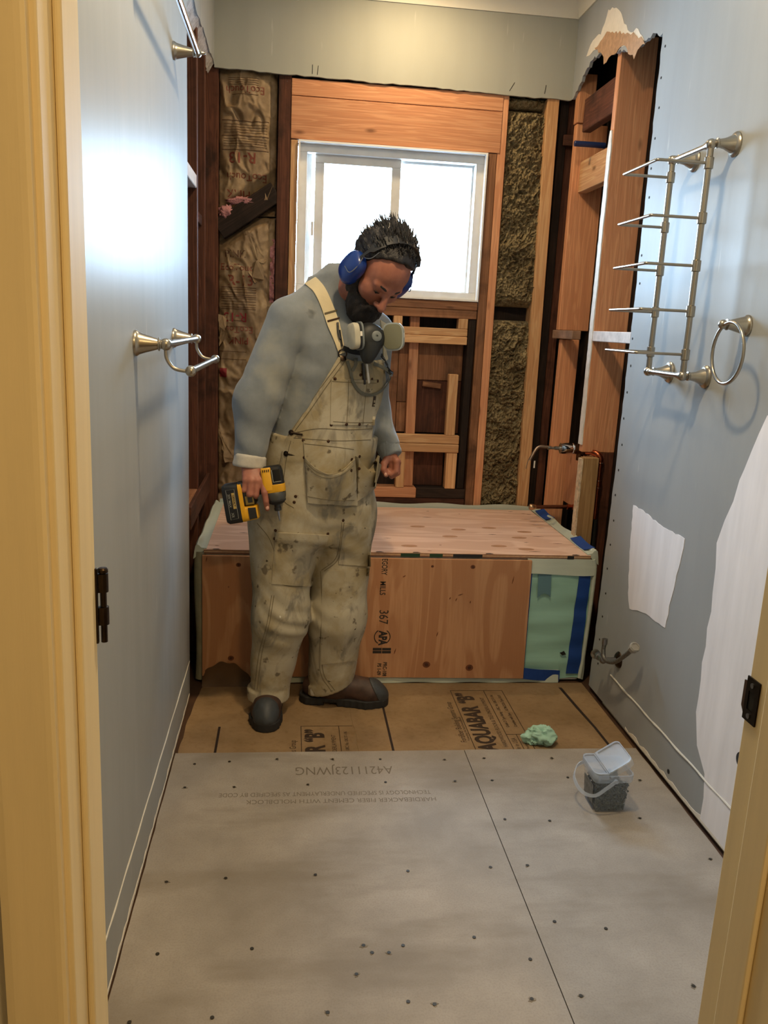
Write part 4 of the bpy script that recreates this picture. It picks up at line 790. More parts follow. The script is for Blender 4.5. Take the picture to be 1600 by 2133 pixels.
# shower valve, pipes
vy = 3.355
va = empty('shower_valve', (1.20, vy, 0.876), 'chrome shower valve body with a bent handle stub between the right studs', 'valve')
MB().add(lathe([(0.016, 0), (0.0225, 0.002), (0.0235, 0.012), (0.0235, 0.048), (0.0215, 0.052), (0.0225, 0.054), (0.0225, 0.060), (0.018, 0.062)], (1.126, vy, 0.878), X_, 26)).build('valve_sleeve', M_CHROME, va, smooth=0.6)
MB().add(cyl((1.188, vy, 0.876), (1.255, vy, 0.870), 0.020)).add(cyl((1.225, vy-0.04, 0.868), (1.225, vy+0.05, 0.868), 0.014)).add(cyl((1.215, vy, 0.83), (1.215, vy, 0.90), 0.015)).build('valve_body', plain('old_brass', L(96, 66, 46), 0.45, 0.9, var=0.3, vscale=40), va, smooth=0.6)
mk('valve_stem', *lathe([(0.008, 0), (0.008, 0.025), (0.0055, 0.027), (0.0055, 0.045), (0.0075, 0.046), (0.0075, 0.055)], (1.128, vy, 0.878), -X_, 16), M_NICKEL, va, smooth=0.6)
mk('handle_rod', *tube(bez([(1.088, vy, 0.880), (1.062, vy, 0.882), (1.040, vy, 0.882), (1.022, vy-0.004, 0.870), (1.006, vy-0.01, 0.842), (0.998, vy-0.012, 0.826)], 20), [0.0068]*14+[0.0058]*8 if False else 0.0062, 12), plain('worn_nickel', L(150, 128, 110), 0.4, 0.9), va, smooth=1)
mk('thin_rod', *tube(bez([(1.006, vy-0.006, 0.852), (0.992, vy-0.006, 0.82), (0.986, vy-0.006, 0.788)], 8), 0.0016, 6), M_NICKEL, va)
mk('hanging_tag', *box(1.050, 1.056, vy+0.10, vy+0.101, 0.775, 0.806), M_PAPERW, va)
cp = empty('copper_pipe', (1.255, 3.27, 0.80), 'vertical copper supply pipe with an elbow beside the short pale stud', 'pipe')
cy = 3.263
mk('pipe', *tube(bez([(1.226, vy-0.03, 0.868), (1.248, 3.30, 0.872), (1.262, cy+0.008, 0.868), (1.271, cy, 0.850), (1.272, cy, 0.835), (1.272, cy, 0.66), (1.272, cy, 0.60)], 40), 0.0100, 14), M_COPPER, cp, smooth=1)
mk('elbow', *tube(bez([(1.246, 3.288, 0.873), (1.260, cy+0.006, 0.869), (1.270, cy, 0.853), (1.272, cy, 0.838)], 16), 0.0128, 14), M_COPPER, cp, smooth=1)
for z in (0.833, 0.7595, 0.730): mk('solder_ring', *lathe([(0.0105, 0), (0.0138, 0.0015), (0.0138, 0.004), (0.0105, 0.0055)], (1.272, cy, z), Z_, 18), M_SOLDER, cp, smooth=0.8)
mk('coupling', *lathe([(0.0102, 0), (0.0128, 0.002), (0.0128, 0.030), (0.0102, 0.032)], (1.272, cy, 0.732), Z_, 18), M_COPPER, cp, smooth=0.6)
bpz = empty('drain_pipe', (1.272, cy, 0.3), 'dark pipe running down from the copper coupling into the right wall', 'pipe'); mk('pipe', *cyl((1.272, cy, 0.0), (1.272, cy, 0.598), 0.0125), M_HOLE, bpz)
sp_ = empty('spout_stub', (1.15, 3.45, 0.60), 'horizontal capped copper spout stub just above the plywood at the right rear', 'pipe')
mk('pipe', *cyl((1.060, 3.475, 0.598), (1.255, 3.475, 0.603), 0.0085), plain('tarnished_copper', L(104, 62, 44), 0.45, 0.9, var=0.3, vscale=50), sp_, smooth=0.6)
mk('pipe_cap', *lathe([(0.010, 0), (0.0135, 0.004), (0.0135, 0.018), (0.0115, 0.022), (0.0095, 0.03)], (1.052, 3.475, 0.598), X_, 18), plain('cap_brass', L(190, 156, 124), 0.3, 0.9, var=0.2, vscale=80), sp_, smooth=0.8)
mk('fitting', *lathe([(0.0088, 0), (0.0118, 0.002), (0.0118, 0.016), (0.0098, 0.018), (0.0098, 0.024), (0.0125, 0.026), (0.0125, 0.034), (0.0088, 0.036)], (1.222, 3.475, 0.602), X_, 18), M_COPPER, sp_, smooth=0.6)
bl = tag(mk('pipe_stub', *MB().add(lathe([(0.0095, 0), (0.0115, 0.002), (0.0115, 0.132), (0.009, 0.134)], (1.148, 3.60, 2.118), (1, 0, 0.004), 20)).__dict__.values(), M_BLUEP, None, smooth=0.7), 'dark blue capped pipe stub sticking out high in the right alcove', 'pipe')

# ------------------------------------------------------------------ screw tub, foam scrap
bk = empty('screw_bucket', (0.945, 2.118, 0), 'clear plastic bucket of screws with a half-open lid on the cement board', 'bucket')
m, t, b = new_mat('cloudy_plastic'); trn = t.nodes.new('ShaderNodeBsdfTransparent'); mxs = t.nodes.new('ShaderNodeMixShader'); mxs.inputs[0].default_value = 0.17
b.inputs['Base Color'].default_value = L(196, 208, 224); b.inputs['Roughness'].default_value = 0.25; b.inputs['Subsurface Weight'].default_value = 0.0
t.links.new(trn.outputs[0], mxs.inputs[1]); t.links.new(b.outputs[0], mxs.inputs[2]); t.links.new(mxs.outputs[0], t.nodes['Material Output'].inputs[0]); M_CLR = m
m2 = m.copy(); m2.name = 'cloudy_plastic_thick'; [n_ for n_ in m2.node_tree.nodes if n_.type == 'MIX_SHADER'][0].inputs[0].default_value = 0.42; M_CLR2 = m2
def rsq(cx, cy, hx, hy, r, z, k=6):
    P = []
    for sx_, sy_, a in ((1, 1, 0), (-1, 1, 90), (-1, -1, 180), (1, -1, 270)):
        for i in range(k): q = math.radians(a+90*i/(k-1)); P.append((cx+sx_*(hx-r)+r*math.cos(q), cy+sy_*(hy-r)+r*math.sin(q), z))
    return P
bx_, by_ = 0.945, 2.118
def loft(rings, cap0=True, cap1=True):
    k = len(rings[0]); f = [(i*k+j, i*k+(j+1) % k, (i+1)*k+(j+1) % k, (i+1)*k+j) for i in range(len(rings)-1) for j in range(k)]
    if cap0: f.append(tuple(range(k-1, -1, -1)))
    if cap1: f.append(tuple((len(rings)-1)*k+j for j in range(k)))
    return sum(rings, []), f
mk('tub_wall', *loft([rsq(bx_, by_, 0.044, 0.044, 0.012, 0.002), rsq(bx_, by_, 0.047, 0.047, 0.014, 0.006), rsq(bx_, by_, 0.056, 0.056, 0.016, 0.122)], True, False), M_CLR, bk, smooth=0.7)
mk('rim', *loft([rsq(bx_, by_, 0.0585, 0.0585, 0.017, 0.100), rsq(bx_, by_, 0.0595, 0.0595, 0.017, 0.118), rsq(bx_, by_, 0.0595, 0.0595, 0.017, 0.122), rsq(bx_, by_, 0.0555, 0.0555, 0.016, 0.122)], False, False), M_CLR2, bk, smooth=0.7)
# lid: the left third lies flat, the rest is folded up about a crease
def lid_half(nm, xs0, xs1, hinge, ang, z):
    ca, sa = math.cos(ang), math.sin(ang)
    def T(x, y, dz): d = x-hinge; return (hinge+d*ca-dz*sa, y, z+d*sa+dz*ca)
    h = 0.061; r = 0.018; pts = []
    full = rsq(bx_, by_, h, h, r, 0)
    sel = [(x, y) for x, y, _ in full if xs0-1e-6 <= x-bx_ <= xs1+1e-6]
    if xs0 <= -h: sel = [(bx_+xs1, by_+h)]+[p for p in sel]+[(bx_+xs1, by_-h)]
    else:
        up_ = [p for p in sel if p[1] >= by_]; dn_ = [p for p in sel if p[1] < by_]; sel = [(bx_+xs0, by_-h)]+dn_+up_+[(bx_+xs0, by_+h)]
    cx = sum(p[0] for p in sel)/len(sel); k = len(sel); ins = [(cx+(x-cx)*0.86, by_+(y-by_)*0.86) for x, y in sel]
    R = [[T(x, y, -0.014) for x, y in sel], [T(x, y, 0.002) for x, y in sel], [T(x, y, 0.004) for x, y in [(cx+(x-cx)*0.97, by_+(y-by_)*0.97) for x, y in sel]], [T(x, y, 0.004) for x, y in ins], [T(x, y, -0.001) for x, y in ins]]
    v, f = loft(R, False, True); return mk(nm, v, f, M_CLR2, bk, smooth=0.6)
lid_half('lid', -0.061, -0.020, bx_-0.020, 0, 0.126); lid_half('lid_flap', -0.019, 0.061, bx_-0.020, math.radians(33), 0.127)
hb_ = bez([(bx_+0.002, by_-0.062, 0.107), (bx_-0.025, by_-0.067, 0.090), (bx_-0.055, by_-0.064, 0.066), (bx_-0.078, by_-0.045, 0.060), (bx_-0.090, by_-0.01, 0.064), (bx_-0.088, by_+0.03, 0.078), (bx_-0.06, by_+0.062, 0.096), (bx_-0.0, by_+0.062, 0.108)], 44)
mk('bail_handle', *ribbon(hb_, [(0.35, 0.2, 1)]*len(hb_), 0.0095, 0.0028), M_CLR2, bk, smooth=0.9)
mk('pivot', *cyl((bx_+0.002, by_-0.066, 0.107), (bx_+0.002, by_-0.058, 0.107), 0.006, 14), M_CLR2, bk, smooth=0.7)
mk('paper_label', *prism([(by_-0.034, 0.022), (by_+0.034, 0.022), (by_+0.036, 0.082), (by_-0.036, 0.082)], lambda a, b_, w_: (bx_-0.0485-0.0075*(b_-0.006)/0.116-w_, a, b_), 0.0, 0.0012), plain('bucket_label', L(120, 120, 116), 0.6, var=0.4, vscale=70), bk)
sr = random.Random(11); mb = MB().add(box(bx_-0.031, bx_+0.031, by_-0.031, by_+0.031, 0.004, 0.074))
for k in range(640):
    z = sr.uniform(0.008, 0.088); lim = 0.042+0.0075*z/0.1; a = sr.uniform(0, 6.28); side = sr.random()
    if side < 0.66: p = Vector((bx_+sr.uniform(-lim, lim)*0.9, by_-lim*sr.uniform(0.82, 0.98), z)); d = Vector((math.cos(a), sr.uniform(-0.12, 0.12), math.sin(a)))
    elif side < 0.8: p = Vector((bx_-lim*sr.uniform(0.82, 0.98), by_+sr.uniform(-lim, lim)*0.9, z)); d = Vector((sr.uniform(-0.12, 0.12), math.cos(a), math.sin(a)))
    else: p = Vector((bx_+sr.uniform(-lim, lim)*0.9, by_+sr.uniform(-lim, lim)*0.9, sr.uniform(0.076, 0.09))); d = Vector((math.cos(a), math.sin(a), sr.uniform(-0.3, 0.5)))
    d.normalize(); l_ = 0.030; q0, q1 = p-d*l_/2, p+d*l_/2; cl = lambda q: Vector((min(max(q.x, bx_-lim), bx_+lim), min(max(q.y, by_-lim), by_+lim), max(q.z, 0.005)))
    q0, q1 = cl(q0), cl(q1)
    if (q1-q0).length < 0.012: continue
    d = (q1-q0).normalized(); mb.add(tube([q0, q0+d*0.002, q0+d*0.0035, q1-d*0.004, q1], [0.0036, 0.0034, 0.0017, 0.0017, 0.0003], 5))
sc_ = mb.build('screw_pile', plain('coated_screws', L(92, 98, 92), 0.45, 0.3, var=0.5, vscale=120), None); tag(sc_, 'heap of dark coated screws inside the clear bucket', 'screws', kind='stuff')
v, f = ball((0, 0, 0), 1, 60, 40); V = np.array(v); nn = fbm(V*1.3, 5, 2); rd = 1-np.abs(vnoise(V*2.0+nn[:, None]*1.2, 9))*1.2
V = V*(0.62+0.30*nn+0.42*rd)[:, None]*np.array((0.055, 0.040, 0.036)); V[:, 2] = np.maximum(V[:, 2], -0.024)
tag(mk('foam_scrap', [tuple(p) for p in V+np.array((0.861, 2.492, 0.0205))], f, plain('mint_foam_scrap', L(164, 204, 184), 0.7, var=0.08, vscale=40, bmp=0.4, bscale=60), None, smooth=0.7), 'crumpled mint green foam scrap lying on the brown paper', 'scrap')
# ------------------------------------------------------------------ the man: shapes as distance fields, meshed by surface nets
def A3(p): return np.array(p, float)
def cone(P, a, b, ra, rb):
    a, b = A3(a), A3(b); ba = b-a; t = np.clip(((P-a)@ba)/(ba@ba), 0, 1); return np.linalg.norm(P-a-t[..., None]*ba, axis=-1)-(ra+(rb-ra)*t)
def ell(P, c, r, A=None):
    q = P-A3(c); q = q@A.T if A is not None else q; r = A3(r); k0 = np.linalg.norm(q/r, axis=-1); k1 = np.linalg.norm(q/(r*r), axis=-1); return k0*(k0-1)/np.maximum(k1, 1e-6)
def smin(a, b, k): h = np.clip(0.5+0.5*(b-a)/k, 0, 1); return b*(1-h)+a*h-k*h*(1-h)
def smax(a, b, k): return -smin(-a, -b, k)
def nets(fn, lo, hi, h):
    lo, hi = A3(lo), A3(hi); n = np.ceil((hi-lo)/h).astype(int)+1
    ax_ = [lo[i]+h*np.arange(n[i]) for i in range(3)]; F = np.empty(n)
    step = max(1, int(250000/(n[1]*n[2])))
    for s in range(0, n[0], step):
        G = np.stack(np.meshgrid(ax_[0][s:s+step], ax_[1], ax_[2], indexing='ij'), -1); F[s:s+step] = fn(G)
    S = F < 0; c = [slice(0, -1), slice(1, None)]
    cnt = sum(S[c[i], c[j], c[k]].astype(int) for i in (0, 1) for j in (0, 1) for k in (0, 1)); act = (cnt > 0) & (cnt < 8)
    acc = np.zeros(act.shape+(3,)); num = np.zeros(act.shape)
    for a in [(0, 0, 0), (0, 0, 1), (0, 1, 0), (0, 1, 1), (1, 0, 0), (1, 0, 1), (1, 1, 0), (1, 1, 1)]:
        for d in range(3):
            if a[d]: continue
            b = list(a); b[d] = 1; fa = F[c[a[0]], c[a[1]], c[a[2]]]; fb = F[c[b[0]], c[b[1]], c[b[2]]]; cr = (fa < 0) != (fb < 0)
            t = np.where(cr, fa/np.where(cr, fa-fb, 1), 0); p = np.zeros(act.shape+(3,)); p[...] = a; p[..., d] += t; acc += np.where(cr[..., None], p, 0); num += cr
    idx = -np.ones(act.shape, int); I = np.argwhere(act); idx[act] = np.arange(len(I)); V = lo+h*(I+acc[act]/num[act][:, None]); Q = []
    for d in range(3):
        e1, e2 = [k for k in range(3) if k != d]; sl = [slice(1, -1)]*3; sl[d] = slice(0, -1); s2 = list(sl); s2[d] = slice(1, None)
        A_, B_ = S[tuple(sl)], S[tuple(s2)]; E = np.argwhere(A_ != B_); off = np.ones(3, int); off[d] = 0; E = E+off
        def at(o1, o2): J = E.copy(); J[:, e1] -= o1; J[:, e2] -= o2; return idx[J[:, 0], J[:, 1], J[:, 2]]
        q = np.stack([at(1, 1), at(0, 1), at(0, 0), at(1, 0)], 1); ins = S[E[:, 0], E[:, 1], E[:, 2]]; flip = ins if d != 1 else ~ins
        q[~flip] = q[~flip][:, ::-1]; Q.append(q)
    Q = np.concatenate(Q); return V, Q[(Q >= 0).all(1)]
def W(u, v, y): p = U(u, v, y=y); return np.array(p)
def npmesh(name, parts, mat, parent, smooth=3):
    v = []; f = []
    for V, Q in parts: n = len(v); v += [tuple(p) for p in V]; f += [tuple(int(i)+n for i in q) for q in Q]
    return mk(name, v, f, mat, parent, smooth=smooth)
man = empty('person', (0.09, 2.78, 0), 'bearded man in paint-stained white bib overalls looking down, holding a power tool', 'person')
TL = A3((0.91, 0.415, 0)); TF = A3((0.415, -0.91, 0))                    # the torso's left and front
SEC = A3([(0.60, .094, 2.790, .150, .105), (0.66, .094, 2.790, .180, .128), (0.74, .094, 2.790, .197, .145), (0.80, .096, 2.788, .198, .145), (0.90, .104, 2.785, .192, .140), (1.00, .114, 2.782, .186, .138), (1.10, .126, 2.778, .182, .138), (1.20, .138, 2.772, .178, .136), (1.28, .143, 2.770, .172, .128), (1.35, .143, 2.780, .152, .108), (1.42, .138, 2.795, .112, .085), (1.47, .134, 2.805, .085, .068)])
def torso(P, grow=0.0):
    z = P[..., 2]; g = [np.interp(z, SEC[:, 0], SEC[:, k]) for k in (1, 2, 3, 4)]; dx, dy = P[..., 0]-g[0], P[..., 1]-g[1]
    u, v = dx*TL[0]+dy*TL[1], dx*TF[0]+dy*TF[1]; a, b = g[2]+grow, g[3]+grow; k0 = np.sqrt((u/a)**2+(v/b)**2); k1 = np.sqrt((u/a**2)**2+(v/b**2)**2)
    d = k0*(k0-1)/np.maximum(k1, 1e-6); return np.maximum(d, np.maximum(z-1.485, 0.62-z))
SHR, SHL = W(604, 666, 2.690), W(782, 690, 2.86)
ELR, WRR = W(536, 838, 2.665), W(521, 955, 2.640)
ELL, WRL = W(772, 850, 2.92), W(808, 930, 2.845)
NB = A3((0.128, 2.805, 1.43))
def shirt_raw(P, grow=0):
    d = torso(P); d = smin(d, cone(P, NB+A3((-.02, -.01, -.01)), SHR, 0.066, 0.070), 0.05); d = smin(d, cone(P, NB+A3((.03, .01, -.01)), SHL, 0.064, 0.064), 0.05)
    a = smin(cone(P, SHR, ELR, 0.070, 0.072), cone(P, ELR, WRR, 0.072, 0.050), 0.03)
    b = smin(cone(P, SHL, ELL, 0.064, 0.062), cone(P, ELL, WRL, 0.062, 0.046), 0.03)
    d = smin(smin(d, a, 0.006), b, 0.010)
    col = cone(P, NB+A3((0, 0.0, -0.01)), W(703, 588, 2.775), 0.074, 0.066); return smin(d, col, 0.03)-grow
def folds(P, amp, s=(7, 7, 4), seed=0):
    q = P*A3(s); return amp*(fbm(q+0.6*vnoise(q*0.7, seed+2)[..., None], seed, 3)*0.6+(1-2*np.abs(vnoise(q*1.4+vnoise(q*.8, seed+7)[..., None], seed+5)))*0.5)
def arm_folds(P):
    """rings of creases at the elbows and wrists, diagonal drag lines on the chest"""
    out = 0
    for c, w_, am in ((ELR, 0.09, 0.007), (WRR+A3((0, 0, .03)), 0.05, 0.006), (ELL, 0.09, 0.007), (WRL+A3((0, 0, .03)), 0.05, 0.006), (SHR+A3((.06, -.02, -.10)), 0.08, 0.006)):
        g = np.exp(-np.sum((P-c)**2, -1)/(w_*w_)); ph = P[..., 2]*95+P[..., 0]*60-P[..., 1]*30+5*vnoise(P*9, 4); out = out+am*1.1*g*np.sin(ph*0.62)*(0.5+0.8*vnoise(P*7, 12))
    return out
CUTR = (WRR-ELR)/np.linalg.norm(WRR-ELR); CUTL = (WRL-ELL)/np.linalg.norm(WRL-ELL)
def shirt(P):
    d = shirt_raw(P)+folds(P, 0.0065, (5, 5, 3.2), 3)+arm_folds(P)
    d = np.maximum(d, np.where((P[..., 0] < 0.0) & (P[..., 2] < 1.05), (P-WRR)@CUTR, -1)); d = np.maximum(d, np.where((P[..., 0] > 0.22) & (P[..., 2] < 1.02) & (P[..., 1] > 2.77), (P-WRL-CUTL*0.012)@CUTL, -1))
    return np.maximum(d, 0.80-P[..., 2])
def fabric(name, cols, scale, weave, rough=0.9, extra=None, sheen=0.0):
    m, t, b = new_mat(name); v = coords(t, (1, 1, 1)); n1 = noise(t, v, scale, 5, 0.6); c = ramp(t, n1, cols)
    if extra: c = extra(t, v, c)
    wv_ = noise(t, v, weave, 2); t.links.new(c, b.inputs['Base Color']); b.inputs['Roughness'].default_value = rough; b.inputs['Specular IOR Level'].default_value = 0.15
    b.inputs['Sheen Weight'].default_value = sheen; bump(t, b, wv_, 0.35, 0.0012); return m
def shirt_x(t, v, c):
    s = noise(t, v, 5.5, 4, 0.6); c = mix_col(t, ramp(t, s, [(0.55, BW(0)), (0.72, BW(0.55))]), c, L(158, 156, 142)); s2 = noise(t, v, 9, 3); return mix_col(t, ramp(t, s2, [(0.70, BW(0)), (0.76, BW(0.6))]), c, L(70, 72, 74))
M_SHIRT = fabric('grey_sweatshirt', [(0.3, L(112, 118, 122)), (0.7, L(136, 141, 144))], 9, 420, 0.95, shirt_x, 0.2)
def over_x(t, v, c):
    s = noise(t, v, 6.5, 5, 0.62, 0.4); c = mix_col(t, ramp(t, s, [(0.44, BW(0)), (0.62, BW(0.85))]), c, L(146, 132, 100))
    s = noise(t, coords(t, (1, 1, 0.6)), 11, 4, 0.6, 0.8); c = mix_col(t, ramp(t, s, [(0.53, BW(0)), (0.64, BW(0.75))]), c, L(112, 108, 98))
    s = noise(t, v, 23, 3, 0.5); c = mix_col(t, ramp(t, s, [(0.65, BW(0)), (0.70, BW(0.8))]), c, L(84, 74, 60))
    s = noise(t, v, 48, 2, 0.5); c = mix_col(t, ramp(t, s, [(0.735, BW(0)), (0.755, BW(0.9))]), c, L(58, 48, 40))
    s = noise(t, coords(t, (1, 1, 0.45)), 34, 2, 0.5); return mix_col(t, ramp(t, s, [(0.745, BW(0)), (0.765, BW(0.8))]), c, L(222, 220, 210))
M_OVER = fabric('stained_canvas', [(0.3, L(158, 150, 130)), (0.7, L(184, 176, 156))], 4, 520, 0.92, over_x)
M_STRAP = fabric('cream_webbing', [(0.3, L(196, 180, 146)), (0.7, L(212, 198, 164))], 12, 500, 0.85)
M_CUFF = fabric('fleece_lining', [(0.3, L(176, 170, 158)), (0.7, L(206, 200, 188))], 16, 260, 1.0)
SHV, SHQ = nets(shirt, (-0.24, 2.53, 0.79), (0.46, 3.02, 1.53), 0.0065); npmesh('sweatshirt', [(SHV, SHQ)], M_SHIRT, man)
# turned-back cuff on his right sleeve, ribbed cuff on the left
def cuff(P): a = WRR-CUTR*0.012; b = WRR+CUTR*0.030; t_ = (P-a)@CUTR; d = cone(P, a-CUTR*0.02, b+CUTR*0.02, 0.0515, 0.0545)+0.002*np.sin(P[..., 0]*60)+0.0025*vnoise(P*40, 3); d = smax(d, np.maximum(-t_, t_-np.linalg.norm(b-a)), 0.008); return smax(d, -cone(P, a, b+CUTR*0.05, 0.040, 0.042), 0.006)
npmesh('sleeve_cuff', [nets(cuff, WRR-0.085, WRR+0.085, 0.004)], M_CUFF, man)
def cuff2(P): a = WRL-CUTL*0.010; b = WRL+CUTL*0.040; t_ = (P-a)@CUTL; q = P-WRL; d = cone(P, a-CUTL*0.02, b+CUTL*0.02, 0.044, 0.035)+0.0012*np.sin(np.arctan2(q[..., 1], q[..., 0])*34); return smax(d, np.maximum(-t_, t_-np.linalg.norm(b-a)), 0.006)
npmesh('sleeve_cuff', [nets(cuff2, WRL-0.075, WRL+0.075, 0.004)], M_SHIRT, man)

# overalls
HR, KR, AR = W(592, 1085, 2.765), W(584, 1285, 2.722), W(559, 1445, 2.742)
HL, KL, AL = W(714, 1080, 2.825), W(703, 1285, 2.800), W(687, 1425, 2.825)
BIB = [(707, 738), (735, 752), (806, 752), (813, 800), (800, 850), (784, 882), (778, 960), (596, 960), (600, 905), (640, 850)]
BIBW = A3([[U(u, v, y=2.645)[0], U(u, v, y=2.645)[2]] for u, v in BIB])
def poly2(X, Z, V):
    d = np.full(X.shape, 1e9); s = np.ones(X.shape); n = len(V)
    for i in range(n):
        a, b = V[i], V[i-1]; ex, ez = b-a; wx, wz = X-a[0], Z-a[1]; t = np.clip((wx*ex+wz*ez)/(ex*ex+ez*ez), 0, 1); d = np.minimum(d, (wx-ex*t)**2+(wz-ez*t)**2)
        c1, c2, c3 = Z >= a[1], Z < b[1], ex*wz > ez*wx; s = np.where((c1 & c2 & c3) | (~c1 & ~c2 & ~c3), -s, s)
    return s*np.sqrt(d)
def leg_folds(P):
    out = 0
    for c, w_, am in ((KR+A3((0, -.05, .0)), 0.13, 0.007), (KL+A3((0, -.05, 0)), 0.13, 0.007), (AR, 0.10, 0.008), (AL, 0.10, 0.009), (HR+A3((0.03, -.08, -.02)), 0.12, 0.007), (HL+A3((-0.02, -.08, -.02)), 0.12, 0.007)):
        g = np.exp(-np.sum((P-c)**2, -1)/(w_*w_)); out = out+am*0.5*g*np.sin(P[..., 2]*70+P[..., 0]*46+5.5*vnoise(P*7, 6))*(0.4+vnoise(P*5, 9))
    return out
def overalls(P):
    X, Z = P[..., 0], P[..., 2]
    rl = smin(cone(P, HR, KR, 0.122, 0.090), cone(P, KR, AR, 0.090, 0.066), 0.05); ll = smin(cone(P, HL, KL, 0.112, 0.098), cone(P, KL, AL, 0.098, 0.080), 0.05)
    pel = torso(P, 0.010); legs = smin(rl, ll, 0.018)
    top = smin(np.maximum(pel, Z-0.985-0.10*np.clip((X-0.0)*-1, -0.1, 0.25)), legs, 0.07)
    bib = np.maximum(smin(torso(P, 0.011), 9+0*X, .01), np.maximum(poly2(X, Z, BIBW), P[..., 1]-2.79))
    d = smin(top, bib, 0.006)+folds(P, 0.006, (6, 6, 4), 11)*np.clip((1.02-Z)*6, 0.25, 1)+leg_folds(P)
    cuffs = np.minimum(np.maximum(cone(P, AR+A3((0, 0, .06)), AR+A3((0, 0, -.08)), 0.0755, 0.0735), np.abs(Z-0.070)-0.021), np.maximum(cone(P, AL+A3((0, 0, .06)), AL+A3((0, 0, -.1)), 0.083, 0.0825), np.abs(Z-0.068-(X-0.15)*0.36)-0.018))
    d = smin(d, cuffs+0.002*vnoise(P*30, 2), 0.004)
    hem = np.where(X < 0.045, 0.046-Z, 0.047+(X-0.15)*0.36-Z)
    return smax(d, hem, 0.004)
OVV, OVQ = nets(overalls, (-0.21, 2.50, 0.015), (0.40, 3.0, 1.26), 0.006); OV = npmesh('overalls', [(OVV, OVQ)], M_OVER, man)
BO = BVHTree.FromPolygons([tuple(p) for p in OVV], [tuple(int(i) for i in q) for q in OVQ]); BS = BVHTree.FromPolygons([tuple(p) for p in SHV], [tuple(int(i) for i in q) for q in SHQ])
C0 = Vector((0, 0, CAM_H))
def on(u, v, trees=(BO, BS)):
    d = ((u-800)/FPX*RGT+(v-1066.5)/FPX*DWN+FWD).normalized(); best = None
    for T in trees:
        p, n_, i, ds = T.ray_cast(C0, d)
        if p is not None and (best is None or ds < best[2]): best = (p, n_ if n_.dot(d) < 0 else -n_, ds)
    return (best[0], best[1]) if best else None
def drape(px, off, trees=(BO, BS), fb=2.66, n=30):
    """a line laid over the clothes"""
    pts = [(p.x, p.y) for p in bez([(u, v, 0) for u, v in px], n)]; out = []
    for u, v in pts:
        h = on(u, v, trees); out.append((h[0]+h[1]*off, h[1]) if h else (U(u, v, y=fb), Vector((0, -1, 0))))
    return out
M_SEAM = plain('seam_thread', L(104, 94, 72), 0.9); M_RIV = plain('rivet_brass', L(76, 54, 40), 0.45, 0.8)
def seam(px, r=0.0010, n=40, par=None, trees=(BO,)): q = drape(px, 0.0004, trees, n=n); return mk('seam', *tube([p for p, _ in q], r, 5), M_SEAM, par or OV)
def pouch(name, q4, nu, nv, fn, mat=None, par=None, trees=(BO,), sag=0):
    """a patch sewn on the cloth between four pixels (top-left, top-right, bottom-right, bottom-left); fn(s, t) = how far it stands off"""
    v = []; b_ = []
    for i in range(nu):
        for j in range(nv):
            s, t = i/(nu-1), j/(nv-1); u = (q4[0][0]*(1-s)+q4[1][0]*s)*(1-t)+(q4[3][0]*(1-s)+q4[2][0]*s)*t; w_ = (q4[0][1]*(1-s)+q4[1][1]*s)*(1-t)+(q4[3][1]*(1-s)+q4[2][1]*s)*t
            w_ += sag*math.sin(math.pi*s)*(1-t)**2
            h = on(u, w_, trees) or (U(u, w_, y=2.70), Vector((0, -1, 0))); nn = (h[1]+Vector((0.2, -1, 0))).normalized(); v.append(h[0]+nn*fn(s, t)); b_.append(h[0]-nn*0.004)
    ring = [i*nv for i in range(nu)]+[(nu-1)*nv+j for j in range(1, nv)]+[i*nv+nv-1 for i in range(nu-2, -1, -1)]+[j for j in range(nv-2, 0, -1)]; m_ = len(v); k = len(ring)
    f = [(i*nv+j, (i+1)*nv+j, (i+1)*nv+j+1, i*nv+j+1) for i in range(nu-1) for j in range(nv-1)]+[(ring[a], ring[(a+1) % k], m_+(a+1) % k, m_+a) for a in range(k)]
    return mk(name, v+[b_[r] for r in ring], f, mat or M_OVER, par or OV, smooth=1.0)
flat = lambda h: (lambda s, t: h)
M_OV2 = M_OVER.copy(); M_OV2.name = 'stained_canvas_pocket'
pk = pouch('bib_pocket', [(690, 788), (788, 792), (780, 886), (688, 884)], 16, 16, lambda s, t: 0.0035+0.006*(1-t)*math.sin(math.pi*s))
def bag(s, t): return 0.006+0.020*math.sin(math.pi*min(max(s, 0), 1))**0.6*math.sin(math.pi*(0.25+0.70*t))+0.012*(1-t)*math.sin(math.pi*s)+0.003*math.sin(s*13+t*5)
pb1 = pouch('waist_pouch', [(632, 918), (738, 930), (740, 1050), (640, 1040)], 26, 24, lambda s, t: 0.005+0.010*math.sin(math.pi*s)*math.sin(math.pi*t)+0.0015*math.sin(s*9+t*7))
pb2 = pouch('waist_pouch', [(634, 952), (736, 954), (742, 1052), (640, 1046)], 30, 24, lambda s, t: bag(s, t)+0.008+0.012*(1-t)**2*math.sin(math.pi*s), sag=32)
pb3 = pouch('waist_pouch', [(740, 950), (788, 948), (782, 1012), (741, 1044)], 18, 22, lambda s, t: 0.010+0.024*math.sin(math.pi*min(1, s*0.8+0.1))*math.sin(math.pi*(0.3+0.65*t))+0.010*(1-t)**2, sag=30)
kp1 = pouch('knee_patch', [(574, 1108), (684, 1114), (650, 1222), (566, 1216)], 18, 20, lambda s, t: 0.0035+(0.006*(1-t) if t < 0.2 else 0))
kp2 = pouch('knee_patch', [(716, 1092), (770, 1100), (772, 1180), (705, 1175)], 14, 14, lambda s, t: 0.0035+0.006*max(0, 0.3-t))
kp3 = pouch('knee_patch', [(672, 1190), (770, 1184), (742, 1376), (668, 1384)], 18, 26, flat(0.0028))
